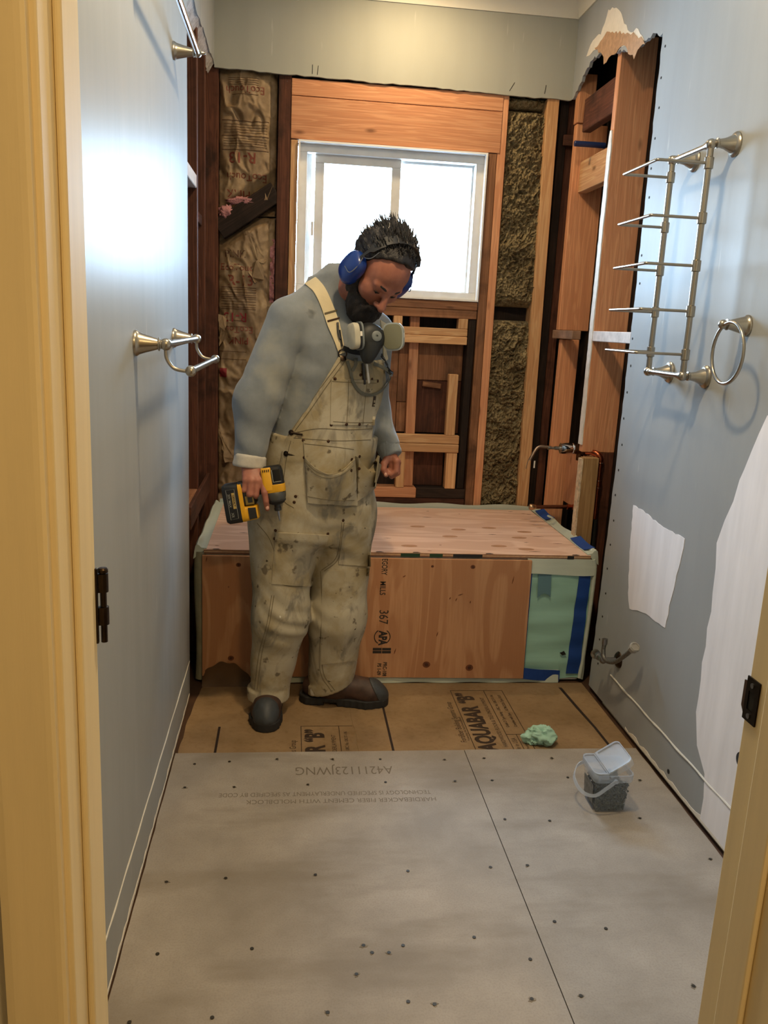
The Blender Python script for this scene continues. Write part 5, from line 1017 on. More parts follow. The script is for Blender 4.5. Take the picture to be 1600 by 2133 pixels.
for px in ([(606, 903), (660, 893), (720, 895), (775, 893)], [(612, 912), (700, 918), (772, 916)], [(715, 745), (670, 805), (640, 850), (606, 900)], [(722, 748), (678, 808), (648, 852), (614, 898)], [(566, 1240), (556, 1300), (540, 1360), (530, 1436)], [(571, 1240), (561, 1300), (546, 1360), (536, 1436)], [(668, 1190), (671, 1270), (666, 1390), (690, 1440)], [(674, 1190), (677, 1270), (672, 1390), (697, 1438)], [(712, 1088), (708, 1130), (698, 1165), (670, 1188)], [(717, 1088), (713, 1130), (703, 1167), (675, 1190)], [(536, 1090), (560, 1120), (572, 1150)], [(588, 940), (580, 990), (590, 1040), (612, 1058)], [(606, 918), (596, 960), (590, 1010)]): seam(px)
for px in ([(576, 1112), (630, 1118), (683, 1118)], [(567, 1212), (610, 1222), (648, 1219)], [(707, 1170), (740, 1178), (770, 1177)], [(720, 1098), (745, 1108), (768, 1106)], [(669, 1380), (705, 1378), (740, 1372)]): seam(px, 0.0012)
TB = BVHTree.FromPolygons([tuple(p.co) for p in pk.data.vertices], [tuple(p.vertices) for p in pk.data.polygons])
for px in ([(692, 794), (740, 797), (784, 798)], [(726, 792), (725, 840), (722, 884)], [(765, 794), (760, 840), (756, 884)], [(694, 878), (730, 880), (778, 880)]): seam(px, 0.0008, 24, pk, (TB, BO))
M_PCH = [BVHTree.FromPolygons([tuple(p.co) for p in o_.data.vertices], [tuple(p.vertices) for p in o_.data.polygons]) for o_ in (pk, pb1, pb2, pb3, kp1, kp2, kp3)]
for px in ([(637, 962), (660, 982), (688, 989), (715, 980), (735, 962)], [(639, 970), (660, 989), (688, 996), (715, 987), (736, 970)], [(634, 924), (690, 930), (737, 936)], [(641, 1034), (690, 1042), (738, 1042)]): seam(px, 0.0010, 30, pb2, tuple(M_PCH)+(BO,))
rv0 = None
for u, v in ((632, 917), (684, 919), (634, 953), (733, 957), (749, 951), (732, 980), (748, 976), (616, 1034), (613, 1046), (683, 1112), (715, 1084), (574, 1105), (572, 1122), (698, 789), (751, 781), (775, 790), (787, 794), (690, 885), (722, 884), (749, 884)):
    h = on(u, v, tuple(M_PCH)+(BO, BS))
    if not h: continue
    if rv0 is None: rv0 = mk('rivet', *lathe([(0.0052, 0), (0.0052, 0.0012), (0.003, 0.0022), (0.0006, 0.0024)], (0, 0, 0), Z_, 12), M_RIV, OV, smooth=0.8, center=True); o_ = rv0
    else: o_ = rv0.copy(); COL.objects.link(o_)
    o_.location = h[0]+h[1]*0.0008; o_.rotation_mode = 'QUATERNION'; o_.rotation_quaternion = h[1].to_track_quat('Z', 'Y')
for u, v in ((607, 901), (596, 945)):                                    # dark side buttons
    h = on(u, v); mk('button', *lathe([(0.009, 0), (0.009, 0.002), (0.006, 0.0035), (0.001, 0.003)], h[0], h[1], 16), M_BRONZE, OV, smooth=0.8); mk('button_loop', *tube([h[0]+h[1]*0.002, h[0]+h[1]*0.002+Vector((0.022, -0.004, -0.003)), h[0]+h[1]*0.001+Vector((0.036, -0.008, -0.004))], 0.0035, 8), M_BRONZE, OV, smooth=1)
h = on(779, 836, tuple(M_PCH)+(BO,)); lp_ = mk('logo_patch', *obox(h[0]+h[1]*0.001, h[1].cross(Z_).normalized(), h[1], Z_-h[1]*h[1].z, 0.013, 0.0016, 0.034), plain('logo_patch_dark', L(52, 42, 36), 0.8), OV)
xa = -h[1].cross(Z_).normalized()
for k, dz in enumerate((0.011, 0.0, -0.011)): mk('logo_stitch', *obox(h[0]+h[1]*0.0022+Z_*dz, xa, h[1], Z_, 0.008, 0.0006, 0.005 if k != 1 else 0.008), plain('logo_thread', L(150, 138, 112), 0.8), OV)
# shoulder straps with sliders and buckles
def strap(px, wdt, name='shoulder_strap', mat=M_STRAP, back=None, th=0.003):
    q = drape(px, 0.004, (BS, BO), n=44); pts = [p for p, _ in q]; ns = [n_ for _, n_ in q]
    sm = [sum((ns[min(max(i+k, 0), len(ns)-1)] for k in range(-4, 5)), Vector())/9 for i in range(len(ns))]
    if back: pts = [Vector(b) for b in back]+pts; sm = [Vector((0.1, 0.6, 0.8))]*len(back)+sm
    return mk(name, *ribbon(pts, [(pts[min(i+1, len(pts)-1)]-pts[max(i-1, 0)]).cross(sm[i]) for i in range(len(pts))], wdt, th), mat, OV, smooth=0.8)
s1 = strap([(648, 586), (664, 604), (677, 630), (690, 664), (702, 700), (712, 736)], [0.040]*30+[0.040-0.0016*k for k in range(40)], back=[(0.075, 2.90, 1.30), (0.068, 2.885, 1.40), (0.060, 2.845, 1.468)])
s2 = strap([(797, 672), (797, 700), (798, 725), (800, 752)], 0.034)
for u, v, wd_ in ((688, 652, 0.043), (694, 668, 0.041)): h = on(u, v, (BS, BO)); d_ = Vector((0.30, -0.05, -0.9)).normalized(); x_ = h[1].cross(d_).normalized(); mk('slider', *obox(h[0]+h[1]*0.0075, x_, h[1], d_, wd_, 0.0022, 0.005), M_RIV if v > 660 else M_SEAM, OV)
h = on(712, 737, (BS, BO)); mk('buckle', *tube(arc(h[0]+h[1]*0.008, Vector((1, 0.2, 0)), Z_, 0.013, 0, 6.1, 20), 0.0022, 8, cyclic=True), M_BRONZE, OV, smooth=1); h = on(714, 748, (BS, BO)); mk('buckle_button', *lathe([(0.009, 0), (0.009, 0.003), (0.002, 0.005)], h[0]+h[1]*0.004, h[1], 16), M_BRONZE, OV, smooth=0.8)

# ------------------------------------------------------------------ head, hands (one skin mesh with the hidden trunk and limbs)
Lh = A3((0.85, 0.40, -0.33)); Lh /= np.linalg.norm(Lh); Fh = A3((0.027, -0.669, -0.743)); Fh -= Lh*(Fh@Lh); Fh /= np.linalg.norm(Fh); _c, _s = math.cos(0.21), math.sin(0.21); Fh, Lh = Fh*_c+Lh*_s, Lh*_c-Fh*_s; Uh = np.cross(Fh, Lh)
HA = np.stack([Lh, Fh, Uh]); HO = W(787, 567, 2.66)
H2W = lambda q: HO+A3(q)@HA
def mir(fn, c, *a): return np.minimum(fn((c[0], c[1], c[2]), *a), fn((-c[0], c[1], c[2]), *a))
def skull(Q): return smin(ell(Q, (0, -.012, .042), (.077, .097, .086)), ell(Q, (0, .036, .040), (.064, .054, .056)), 0.02)
def jawline(Q, g=0.0):
    d = cone(Q, (0, .030, -.01), (0, .046, -.082), .062+g, .043+g)
    for s in (-1, 1): d = smin(d, cone(Q, (s*.054, .002, -.045), (s*.020, .072, -.098), .022+g, .021+g), 0.02)
    return smin(d, ell(Q, (0, .077, -.098), (.026+g, .024+g, .022+g)), 0.015)
def head_local(Q):
    d = smin(skull(Q), jawline(Q), 0.025)
    for s in (-1, 1):
        d = smin(d, ell(Q, (s*.043, .058, -.020), (.027, .028, .024)), 0.02); d = smax(d, -ell(Q, (s*.032, .104, .010), (.020, .019, .012)), 0.012)
        d = smin(d, ell(Q, (s*.0315, .0745, .0120), (.0168, .0148, .0108)), 0.004); d = smin(d, cone(Q, (s*.020, .083, .003), (s*.044, .072, .004), .0045, .004), 0.004)
        d = smin(d, ell(Q, (s*.0135, .103, -.030), (.0085, .0105, .0075)), 0.006); d = smax(d, -ell(Q, (s*.007, .110, -.0375), (.0035, .006, .004)), 0.003); d = smin(d, cone(Q, (s*.012, .090, .024), (s*.046, .078, .024), .0095, .007), 0.012)
        d = smin(d, ell(Q, (s*.078, -.004, -.004), (.010, .020, .032)), 0.008)
    d = smin(d, cone(Q, (0, .088, .022), (0, .1200, -.026), .0080, .0125), 0.010); d = smin(d, cone(Q, (-.018, .092, -.060), (.018, .092, -.060), .006, .006), 0.008)
    return smax(d, -cone(Q, (-.022, .101, -.0645), (.022, .101, -.0645), .0025, .0025), 0.003)
def head(P):
    Q = (P-HO)@HA.T; return smin(head_local(Q), cone(P, NB+A3((0, 0, -.03)), H2W((0, -.030, -.045)), 0.060, 0.058), 0.03)
def fingers(P, chains, palm):
    d = None
    for c in palm: q = cone(P, *c); d = q if d is None else smin(d, q, 0.008)
    for pts, rs in chains:
        f_ = None
        for i in range(len(pts)-1): q = cone(P, pts[i], pts[i+1], rs[i], rs[i+1]); f_ = q if f_ is None else smin(f_, q, 0.0025)
        d = smin(d, f_, 0.0045)
    return d
R4 = [.0112, .0102, .0092, .0080]; Rp = [.0098, .0088, .0080, .0070]; Ri = [.0112, .0100, .0092, .0078]
wr_ = W(521, 952, 2.645); MC = [W(547, 1000, 2.583), W(536, 1001, 2.578), W(524, 1001, 2.578), W(513, 1000, 2.584)]
CH_R = [([MC[0], W(551, 1026, 2.567), W(554, 1044, 2.566), W(557, 1060, 2.574)], Ri), ([MC[1], W(533, 1031, 2.570), W(530, 1038, 2.603), W(534, 1024, 2.634)], R4), ([MC[2], W(520, 1029, 2.570), W(517, 1036, 2.603), W(522, 1022, 2.632)], R4), ([MC[3], W(508, 1021, 2.578), W(505, 1028, 2.604), W(510, 1016, 2.630)], Rp), ([W(530, 980, 2.628), W(541, 990, 2.640), W(551, 1004, 2.641), W(558, 1022, 2.636)], [.0150, .0120, .0105, .0088])]
PL_R = [(wr_, W(524, 982, 2.612), .0275, .022)]+[(W(519+k, 968, 2.622), MC[i], .0185, .0125) for i, k in enumerate((6, 2, -1, -4))]
def hand_r(P): return fingers(P, CH_R, PL_R)
wl_ = W(809, 934, 2.845); ML = [W(826, 960, 2.800), W(828, 963, 2.820), W(827, 965, 2.838), W(825, 966, 2.854)]
CH_L = [([ML[0], W(825, 981, 2.798), W(814, 988, 2.800), W(807, 979, 2.806)], Ri), ([ML[1], W(828, 985, 2.818), W(816, 992, 2.820), W(809, 983, 2.823)], R4), ([ML[2], W(827, 985, 2.837), W(816, 991, 2.838), W(810, 983, 2.839)], R4), ([ML[3], W(824, 982, 2.854), W(815, 988, 2.854), W(810, 981, 2.853)], Rp), ([W(808, 954, 2.812), W(800, 966, 2.796), W(799, 978, 2.789), W(804, 989, 2.789)], [.0145, .0118, .0105, .0088])]
PL_L = [(W(807, 915, 2.85), wl_, .027, .0265), (wl_, W(814, 952, 2.832), .0265, .024), (W(815, 958, 2.818), W(816, 974, 2.818), .016, .013), (W(815, 958, 2.840), W(816, 974, 2.842), .016, .013)]+[(W(812, 948, 2.828+0.012*i), ML[i], .0185, .0125) for i in range(4)]
def hand_l(P): return fingers(P, CH_L, PL_L)
def trunk(P):
    d = torso(P, -0.02); d = smin(d, cone(P, SHR, ELR, .05, .042), .03); d = smin(d, cone(P, ELR, wr_, .042, .029), .02); d = smin(d, cone(P, SHL, ELL, .05, .042), .03); d = smin(d, cone(P, ELL, wl_, .040, .027), .02)
    for h_, k_, a_ in ((HR, KR, AR), (HL, KL, AL)): d = smin(d, cone(P, h_, k_, .085, .055), .03); d = smin(d, cone(P, k_, a_, .055, .042), .02)
    return smin(d, cone(P, NB+A3((0, 0, -.06)), NB, .06, .055), .03)
m, t, b = new_mat('skin'); v_ = coords(t, (1, 1, 1)); n1 = noise(t, v_, 22, 4, 0.6)
t.links.new(mix_col(t, ramp(t, n1, [(0.35, BW(0)), (0.7, BW(1))]), L(146, 90, 72), L(174, 114, 92)), b.inputs['Base Color']); b.inputs['Roughness'].default_value = 0.5; b.inputs['Subsurface Weight'].default_value = 0.12; b.inputs['Subsurface Radius'].default_value = (0.01, 0.004, 0.002); b.inputs['Subsurface Scale'].default_value = 0.6
bump(t, b, noise(t, v_, 240, 3), 0.2, 0.0008); M_SKIN = m
hl, hh = HO-0.16, HO+0.16; hl = np.minimum(hl, NB-0.05)
body = npmesh('body', [nets(trunk, (-0.20, 2.60, 0.06), (0.42, 3.0, 1.46), 0.012), nets(head, hl, hh, 0.0036), nets(hand_r, W(521, 1005, 2.60)-0.085, W(521, 995, 2.60)+0.085, 0.0024), nets(hand_l, W(815, 960, 2.825)-0.075, W(815, 950, 2.825)+0.085, 0.0026)], M_SKIN, man)
for P_, d_ in ((W(557, 1058, 2.570), (0.0, -1, 0.25)), (W(804, 988, 2.785), (-0.3, -1, 0.1))): mk('fingernail', *ball(Vector(P_)+Vector(d_)*0.0066, (0.0052, 0.0022, 0.0066), 12, 8), plain('nail', L(206, 158, 140), 0.35), body, smooth=1)
M_HAIR = plain('hair_near_black', L(26, 22, 22), 0.42, var=0.5, vscale=60, bmp=0.8, bscale=260, spec=0.5, bdist=0.003, stretch=(1, 1, 1)); M_BEARD = plain('beard_dark', L(24, 17, 15), 0.7, var=0.6, vscale=80, bmp=1.0, bscale=320, bdist=0.003)
# eyes and brows
for s in (-1, 1):
    ec = H2W((s*.0315, .0768, .0045)); mk('eye', *ball(ec, .0100, 16, 12), plain('eye_white', L(120, 108, 100), 0.3), body, smooth=1); mk('iris', *ball(H2W((s*.0315, .0860, .0000)), (.0045, .0028, .0045), 12, 8, tuple(Vector(r) for r in HA)), plain('iris_dark', L(40, 26, 20), 0.2), body, smooth=1)
    mk('eyelash', *tube([H2W((s*x, y, z)) for x, y, z in ((.019, .0868, .0035), (.026, .0890, .0015), (.034, .0886, .0012), (.043, .0850, .0035))], [.0008, .0016, .0016, .0008], 6), M_BEARD, body, smooth=1)
    mk('eyebrow', *tube([H2W((s*x, y, z)) for x, y, z in ((.010, .0975, .0245), (.022, .0945, .0285), (.036, .0865, .0295), (.049, .0755, .0235))], [.0022, .0042, .0040, .0012], 8), M_BEARD, body, smooth=1)
def beard(P):
    Q = (P-HO)@HA.T; d = smin(ell(Q, (0, .058, -.092), (.060, .052, .050)), cone(Q, (0, .070, -.108), (0, .078, -.140), .044, .026), 0.03)
    for s in (-1, 1):
        d = smin(d, cone(Q, (s*.070, .016, .012), (s*.062, .026, -.050), .0085, .020), 0.015); d = smin(d, cone(Q, (s*.062, .026, -.050), (s*.036, .062, -.085), .020, .024), 0.02)
        d = smin(d, cone(Q, (s*.005, .1075, -.0475), (s*.036, .088, -.066), .0095, .0085), 0.006); d = smin(d, cone(Q, (s*.036, .088, -.066), (s*.036, .076, -.090), .0085, .016), 0.012)
    n_ = fbm(Q*A3((90, 90, 40)), 5, 3); d = d+0.0042*n_
    d = smax(d, -cone(Q, (-.020, .112, -.0655), (.020, .112, -.0655), .006, .006), 0.004); return d
npmesh('beard', [nets(beard, H2W((0, .05, -.07))-0.12, H2W((0, .05, -.07))+0.125, 0.0034)], M_BEARD, man)
def hairf(P):
    Q = (P-HO)@HA.T; line = 0.877*(Q[..., 1]-.051)-.482*(Q[..., 2]-.102)+0.10*np.maximum(np.abs(Q[..., 0])-.030, 0)*np.clip(Q[..., 2]*14, 0, 1)*2
    g = 0.010+0.010*np.clip(-(Q[..., 1])*8+0.3, 0, 1); d = skull(Q)-g+0.005*fbm(Q*A3((70, 26, 70)), 8, 3)
    return smax(smax(d, line+0.006*vnoise(Q*70, 3), 0.006), np.maximum(-.055-Q[..., 2]-0.2*Q[..., 1], (skull(Q)+.006)*-1), 0.004)
hv, hq = nets(hairf, HO-0.15, HO+0.15, 0.0038)
mb = MB(); mb.v = [tuple(p) for p in hv]; mb.f = [tuple(int(i) for i in q) for q in hq]; hr_ = random.Random(4)
k = 0
while k < 620:
    th, ph = hr_.uniform(0, 6.283), hr_.uniform(0, 1.65); n_ = A3((math.sin(ph)*math.cos(th), math.sin(ph)*math.sin(th), math.cos(ph))); q = A3((0, -.012, .042))+n_*A3((.079, .099, .090))*1.05
    if 0.877*(q[1]-.040)-.482*(q[2]-.104) > -0.006 or (abs(q[0]) > .070 and q[2] < .03): continue
    k += 1; up_ = 0.55+0.45*hr_.random(); dr_ = n_*up_*0.8+A3((hr_.uniform(-.4, .4), -0.75, hr_.uniform(-0.1, 0.5))); dr_ /= np.linalg.norm(dr_); ln = hr_.uniform(.018, .040)*(1.2 if q[2] > .09 and q[1] < .02 else 0.75)
    p0 = q-n_*.004; p1 = q+dr_*ln*.55+n_*.003; p2 = q+dr_*ln+A3((hr_.uniform(-.004, .004), -0.3*ln, -0.15*ln)); mb.add(tube([H2W(p) for p in (p0, p1, p2)], [.0023, .0017, .0003], 4))
hair = mb.build('hair', M_HAIR, man, smooth=3)
# earmuffs
em = mk('earmuffs', *ribbon([H2W((.107*math.sin(a), .016-.018*math.cos(a), .006+.132*math.cos(a))) for a in np.linspace(-1.36, 1.36, 34)], [tuple(HA[1])]*34, [0.010]*5+[0.026]*24+[0.010]*5, 0.004), M_BLACK, man, smooth=0.8)
mk('band_pad', *ribbon([H2W((.110*math.sin(a), .016-.018*math.cos(a), .008+.136*math.cos(a))) for a in np.linspace(-0.62, 0.95, 22)], [tuple(HA[1])]*22, [0.030]*22, 0.011), plain('band_pad_black', L(34, 32, 30), 0.32), em, smooth=0.9)
for a in (-0.30, -0.05, 0.22, 0.5, 0.75): mk('pad_ridge', *tube([H2W((.117*math.sin(a), .016-.018*math.cos(a)+w_, .008+.142*math.cos(a)-abs(w_)*0.1)) for w_ in (-.014, -.007, 0, .007, .014)], 0.0028, 8), plain('band_ridge', L(62, 58, 54), 0.25), em, smooth=1)
for s in (-1, 1):
    mk('cushion', *lathe([(.024, 0), (.034, .002), (.040, .008), (.040, .014), (.036, .018)], H2W((s*.070, .004, -.012)), Vector(HA[0])*s, 26), M_RUBBER, em, smooth=0.9)
    v, f = ball((0, 0, 0), 1, 30, 18); V = np.array(v); pw = 0.72; V = np.sign(V)*np.abs(V)**pw; V = V*A3((.027, .041, .053)); mk('ear_cup', [tuple(H2W((s*.094+p[0], .004+p[1], -.010+p[2]))) for p in V], f, plain('ear_cup_blue', L(18, 52, 128), 0.28, spec=0.6), em, smooth=3)
    mk('wire_yoke', *tube(bez([H2W(p) for p in ((s*.100, .012, .052), (s*.108, .030, .030), (s*.121, .038, .0), (s*.122, .006, -.012))], 16), 0.0016, 6), M_STEEL, em, smooth=1)
    mk('wire_yoke', *tube(bez([H2W(p) for p in ((s*.100, .010, .052), (s*.104, .028, .062), (s*.098, .040, .080), (s*.086, .034, .104))], 16), 0.0013, 6), M_STEEL, em, smooth=1)
# boots
def boot(name, ank, dirv, ln_t, mat, lbl=None):
    d = A3(dirv); d /= np.linalg.norm(d); s = np.cross(A3((0, 0, 1)), d); B0 = A3((ank[0], ank[1], -0.0062)); T = lambda a, b, c: B0+d*a+s*b+A3((0, 0, c))
    def loc(P): q = P-B0; return q@d, q@s, q[..., 2]
    def upper(P):
        a, b, c = loc(P); dd = smin(cone(P, T(-.005, 0, .15), T(-.010, 0, .07), .052, .050), cone(P, T(-.055, 0, .055), T(.03, 0, .060), .040, .047), .03); dd = smin(dd, cone(P, T(.03, 0, .065), T(ln_t-.075, 0, .047), .050, .046), .03); dd = smin(dd, cone(P, T(ln_t-.075, -.006, .040), T(ln_t-.045, -.002, .034), .046, .040), .02)
        return smax(dd+.002*vnoise(P*38, 4), .020-c, .006)
    def outl(P, g): a, b, c = loc(P); Q = np.stack([a, b, a*0], -1); return smin(smin(cone(Q, (-.058, 0, 0), (.02, 0, 0), .043+g, .038+g), cone(Q, (.02, 0, 0), (ln_t-.085, -.004, 0), .038+g, .051+g), .02), cone(Q, (ln_t-.085, -.004, 0), (ln_t-.050, 0, 0), .051+g, .043+g), .01)
    def sole(P): a, b, c = loc(P); heel = np.where((a > -.012) & (a < .035), .012-c, -1); dd = np.maximum(outl(P, .004)+.0012*np.sin(a*260)*(np.abs(b) > .03), np.maximum(c-.030, -c)); return np.maximum(dd, heel)
    def cap(P): a, b, c = loc(P); return smax(upper(P)-.0028, np.maximum((ln_t-.052)-a-0.5*(c-.045)+b*b*2.5, .024-c), .004)
    lo, hi = np.minimum(T(-.11, -.08, 0), T(ln_t+.02, .08, 0)), np.maximum(T(-.11, .08, .2), T(ln_t+.02, -.08, .2)); lo = np.minimum(lo, hi); lo2 = np.minimum.reduce([T(-.12, -.08, -.01), T(-.12, .08, -.01), T(ln_t+.02, -.08, -.01), T(ln_t+.02, .08, -.01)]); hi2 = np.maximum.reduce([T(-.12, -.08, .21), T(-.12, .08, .21), T(ln_t+.02, -.08, .21), T(ln_t+.02, .08, .21)])
    o = npmesh(name, [nets(upper, lo2, hi2, .0042)], mat, man); npmesh('sole', [nets(sole, lo2, hi2-A3((0, 0, .15)), .0035)], M_RUBBER, o); npmesh('toe_cap', [nets(cap, lo2, hi2-A3((0, 0, .08)), .0036)], plain('toe_cap_grey', L(52, 56, 60), 0.55, var=0.25, vscale=50), o)
    for k in range(4):
        a = .035+.020*k; zz = .116-.0085*k; mk('lace', *tube(bez([T(a-.006, -.026, zz-.012), T(a, -.010, zz), T(a+.004, .008, zz), T(a-.006, .026, zz-.012)], 10), .0022, 6), plain('lace_dark', L(40, 26, 22), 0.8), o, smooth=1)
    return o
M_BOOT = plain('boot_leather', L(62, 42, 34), 0.6, var=0.35, vscale=30, bmp=0.4, bscale=90)
boot('boot', AR+A3((0.004, 0.035, 0)), (-0.05, -1, 0), 0.200, M_BOOT); boot('boot', AL+A3((-.005, 0.0, 0)), (1, -0.13, 0), 0.225, M_BOOT)
# ------------------------------------------------------------------ what he holds and wears round his neck
V3 = lambda a: Vector(tuple(float(x) for x in a))
dA, dB = V3(W(565, 970, 2.600)), V3(W(580, 1066, 2.585)); dd = (dB-dA).normalized(); gg = (V3(W(495, 1048, 2.600))-V3(W(566, 1000, 2.602))); gg = gg.normalized(); ss = dd.cross(gg).normalized()
if ss.y > 0: ss = -ss
dr = empty('impact_driver', V3(W(560, 1010, 2.6)), 'yellow and black cordless impact driver held bit down in his right hand', 'power tool')
M_YEL = plain('tool_yellow', L(214, 158, 22), 0.42, var=0.05, vscale=40); M_GBX = plain('gearbox_grey', L(92, 92, 88), 0.42, 0.6); M_DRK = plain('tool_black', L(20, 20, 21), 0.5)
gx = dd.cross(ss).normalized()
if gx.dot(gg) < 0: gx = -gx                                             # across the body, towards the handle
def prof_loft(stations, org, ax, xa, ya, n=24, pw=0.6):
    rings = []
    for t_, a, b_ in stations:
        rg = []
        for k in range(n):
            q = 2*math.pi*k/n; cx, sy_ = math.cos(q), math.sin(q); rg.append(tuple(org+ax*t_+xa*a*math.copysign(abs(cx)**pw, cx)+ya*b_*math.copysign(abs(sy_)**pw, sy_)))
        rings.append(rg)
    return loft(rings)
mk('motor_housing', *prof_loft([(0, .024, .022), (.004, .030, .027), (.020, .0335, .0295), (.058, .0335, .0295), (.076, .033, .029)], dA, dd, gx, ss), M_DRK, dr, smooth=0.6)
mk('yellow_shell', *prof_loft([(.003, .0150, .010), (.006, .0165, .012), (.070, .0165, .012), (.074, .016, .012)], dA+gx*.017+ss*.0195, dd, gx, ss, 20, 0.5), M_YEL, dr, smooth=0.6)
mk('yellow_shell', *prof_loft([(.058, .033, .0292), (.060, .0345, .0308), (.080, .0345, .0308), (.083, .033, .0295)], dA, dd, gx, ss), M_YEL, dr, smooth=0.6)
mk('housing_badge', *prof_loft([(.012, .0135, .003), (.048, .0135, .003)], dA-gx*.014+ss*.0285, dd, gx, ss, 16, 0.4), plain('badge_black', L(12, 12, 13), 0.25), dr, smooth=0.6)
mk('badge_line', *tube([dA-gx*.001+ss*.0322+dd*.012, dA-gx*.001+ss*.0322+dd*.050, dA-gx*.026+ss*.0322+dd*.050], .0008, 6), plain('badge_line_white', L(190, 188, 170), 0.5), dr)
for k in range(4): mk('vent', *obox(dA+gx*(.008+.006*k)+ss*.0322+dd*.012, gx, ss, dd, .0026, .0012, .007), M_HOLE, dr)
mk('gearbox', *lathe([(.0325, 0), (.0335, .003), (.0325, .014), (.0300, .022), (.0290, .025)], dA+dd*.083, dd, 28), M_GBX, dr, smooth=0.7); mk('nose_bumper', *lathe([(.0300, 0), (.0300, .004), (.0220, .012), (.0150, .015)], dA+dd*.108, dd, 28), M_RUBBER, dr, smooth=0.7)
mk('chuck', *lathe([(.010, 0), (.010, .010), (.0115, .011), (.0115, .020), (.008, .022)], dA+dd*.122, dd, 20), M_BLACK, dr, smooth=0.6); mk('bit', *MB().add(cyl(dA+dd*.140, dA+dd*.160, .0036, 6)).add(lathe([(.0036, 0), (.0024, .004), (.0026, .012), (.0006, .020)], dA+dd*.158, dd, 8)).__dict__.values(), M_STEEL, dr)
h0 = dA+dd*.040; h1 = h0+gg*.105
mk('handle', *prof_loft([(0, .024, .020), (.022, .019, .0165), (.06, .0185, .016), (.09, .021, .017), (.105, .026, .020)], h0, gg, gg.cross(ss), ss, 22, 0.75), M_DRK, dr, smooth=0.7)
mk('trigger', *prof_loft([(0, .006, .008), (.026, .006, .008)], h0+gg*.028+dd*.017, gg, dd, ss, 14, 0.7), M_BLACK, dr, smooth=0.7)
bd = (V3(W(474, 1088, 2.598))-V3(W(460, 1010, 2.602))).normalized(); bd = (bd-ss*bd.dot(ss)).normalized(); gb = bd.cross(ss).normalized(); gb = gb if gb.dot(gg) > 0 else -gb; fx = V3(W(526, 1026, 2.603))
mk('handle_foot', *prof_loft([(-.012, .026, .022), (-.006, .036, .029), (.034, .042, .034), (.040, .041, .033)], fx, gb, bd, ss, 24, 0.45), M_DRK, dr, smooth=0.6)
mk('foot_window', *prof_loft([(-.004, .0135, .002), (.022, .0135, .002)], fx+ss*.0325+bd*.020, gb, bd, ss, 14, 0.35), plain('olive_window', L(120, 100, 44), 0.5), dr, smooth=0.5); mk('foot_screen', *prof_loft([(0, .009, .002), (.014, .009, .002)], fx+ss*.0338+bd*.018, gb, bd, ss, 14, 0.35), M_BLACK, dr)
bx0 = fx+bd*.024
bt = mk('battery', *prof_loft([(.040, .060, .036), (.043, .0635, .0385), (.082, .0635, .0385), (.090, .058, .035)], bx0, gb, bd, ss, 28, 0.4), M_DRK, dr, smooth=0.5)
mk('battery_shell', *prof_loft([(.028, .058, .0355), (.030, .0625, .0378), (.0405, .0625, .0378)], bx0, gb, bd, ss, 28, 0.4), M_YEL, bt, smooth=0.5)
mk('battery_shell', *prof_loft([(-.010, .020, .0300), (-.006, .0235, .0340), (.030, .0250, .0365)], bx0+bd*.036, gb, bd, ss, 24, 0.45), M_YEL, bt, smooth=0.5); mk('release_pad', *prof_loft([(-.006, .017, .003), (.018, .019, .003)], bx0+bd*.037+ss*.0350, gb, bd, ss, 14, 0.4), M_BLACK, bt)
bc = bx0+gb*.063+ss*.0388
M_TAG = plain('battery_tag', L(176, 150, 84), 0.5); M_SILV = plain('silver_print', L(140, 140, 132), 0.5)
tg_ = obox(bc-gb*.006-bd*.010, bd, ss, gb, .050, .0010, .009); mk('battery_label', *tg_, M_TAG, bt)
for q in (tuple(),): mk('label_border', *tube([bc-bd*.046-gb*.012, bc+bd*.046-gb*.012, bc+bd*.048+gb*.012, bc-bd*.046+gb*.014], .0007, 5, cyclic=True), M_SILV, bt)
text('DEWALT', 'battery_text', .0088, bc-gb*.006-bd*.010+ss*.0008, bd, -gb if (bd.cross(-gb)).dot(ss) > 0 else gb, M_BLACK, bt, bold=.02, off=0.0003); text('20V MAX', 'battery_text', .0105, bc+gb*.007-bd*.012+ss*.0002, bd, -gb if (bd.cross(-gb)).dot(ss) > 0 else gb, M_SILV, bt, bold=.01, off=0.0004)
text('XR', 'battery_text', .012, bc+gb*.004+bd*.034+ss*.0002, bd, -gb if (bd.cross(-gb)).dot(ss) > 0 else gb, M_SILV, bt, off=0.0004)
# respirator
rs = empty('respirator', V3(W(772, 712, 2.58)), 'half-face respirator with two pale filter cartridges hanging under his beard', 'respirator')
rn = Vector((0.22, -0.93, 0.12)).normalized(); rx, ry, _ = frame_of(rn); ru = (Z_-rn*rn.z).normalized(); rx = ru.cross(rn).normalized()
rc = V3(W(774, 704, 2.585)); M_FACE = plain('mask_rubber', L(26, 29, 30), 0.55); M_FILT = plain('filter_shell', L(186, 180, 160), 0.6, var=0.08, vscale=30); M_GRY = plain('mask_grey', L(112, 118, 118), 0.5)
fm = mk('facepiece', *lathe([(.046, -.030), (.049, -.022), (.046, -.008), (.043, .004), (.034, .014), (.020, .019), (.002, .020)], rc, rn, 30), M_FACE, rs, smooth=0.9)
mk('nose_cup', *prof_loft([(0, .036, .030), (.024, .032, .028), (.044, .024, .022), (.058, .016, .016), (.064, .010, .010)], rc-ru*.014-rn*.006, (-ru-rx*.18).normalized(), rx, rn, 22, 0.9), M_FACE, rs, smooth=0.8)
mk('exhale_valve', *lathe([(.016, 0), (.016, .004), (.013, .006), (.004, .006), (.003, .003)], rc+rn*.017+rx*.010+ru*.004, rn, 22), M_GRY, rs, smooth=0.7)
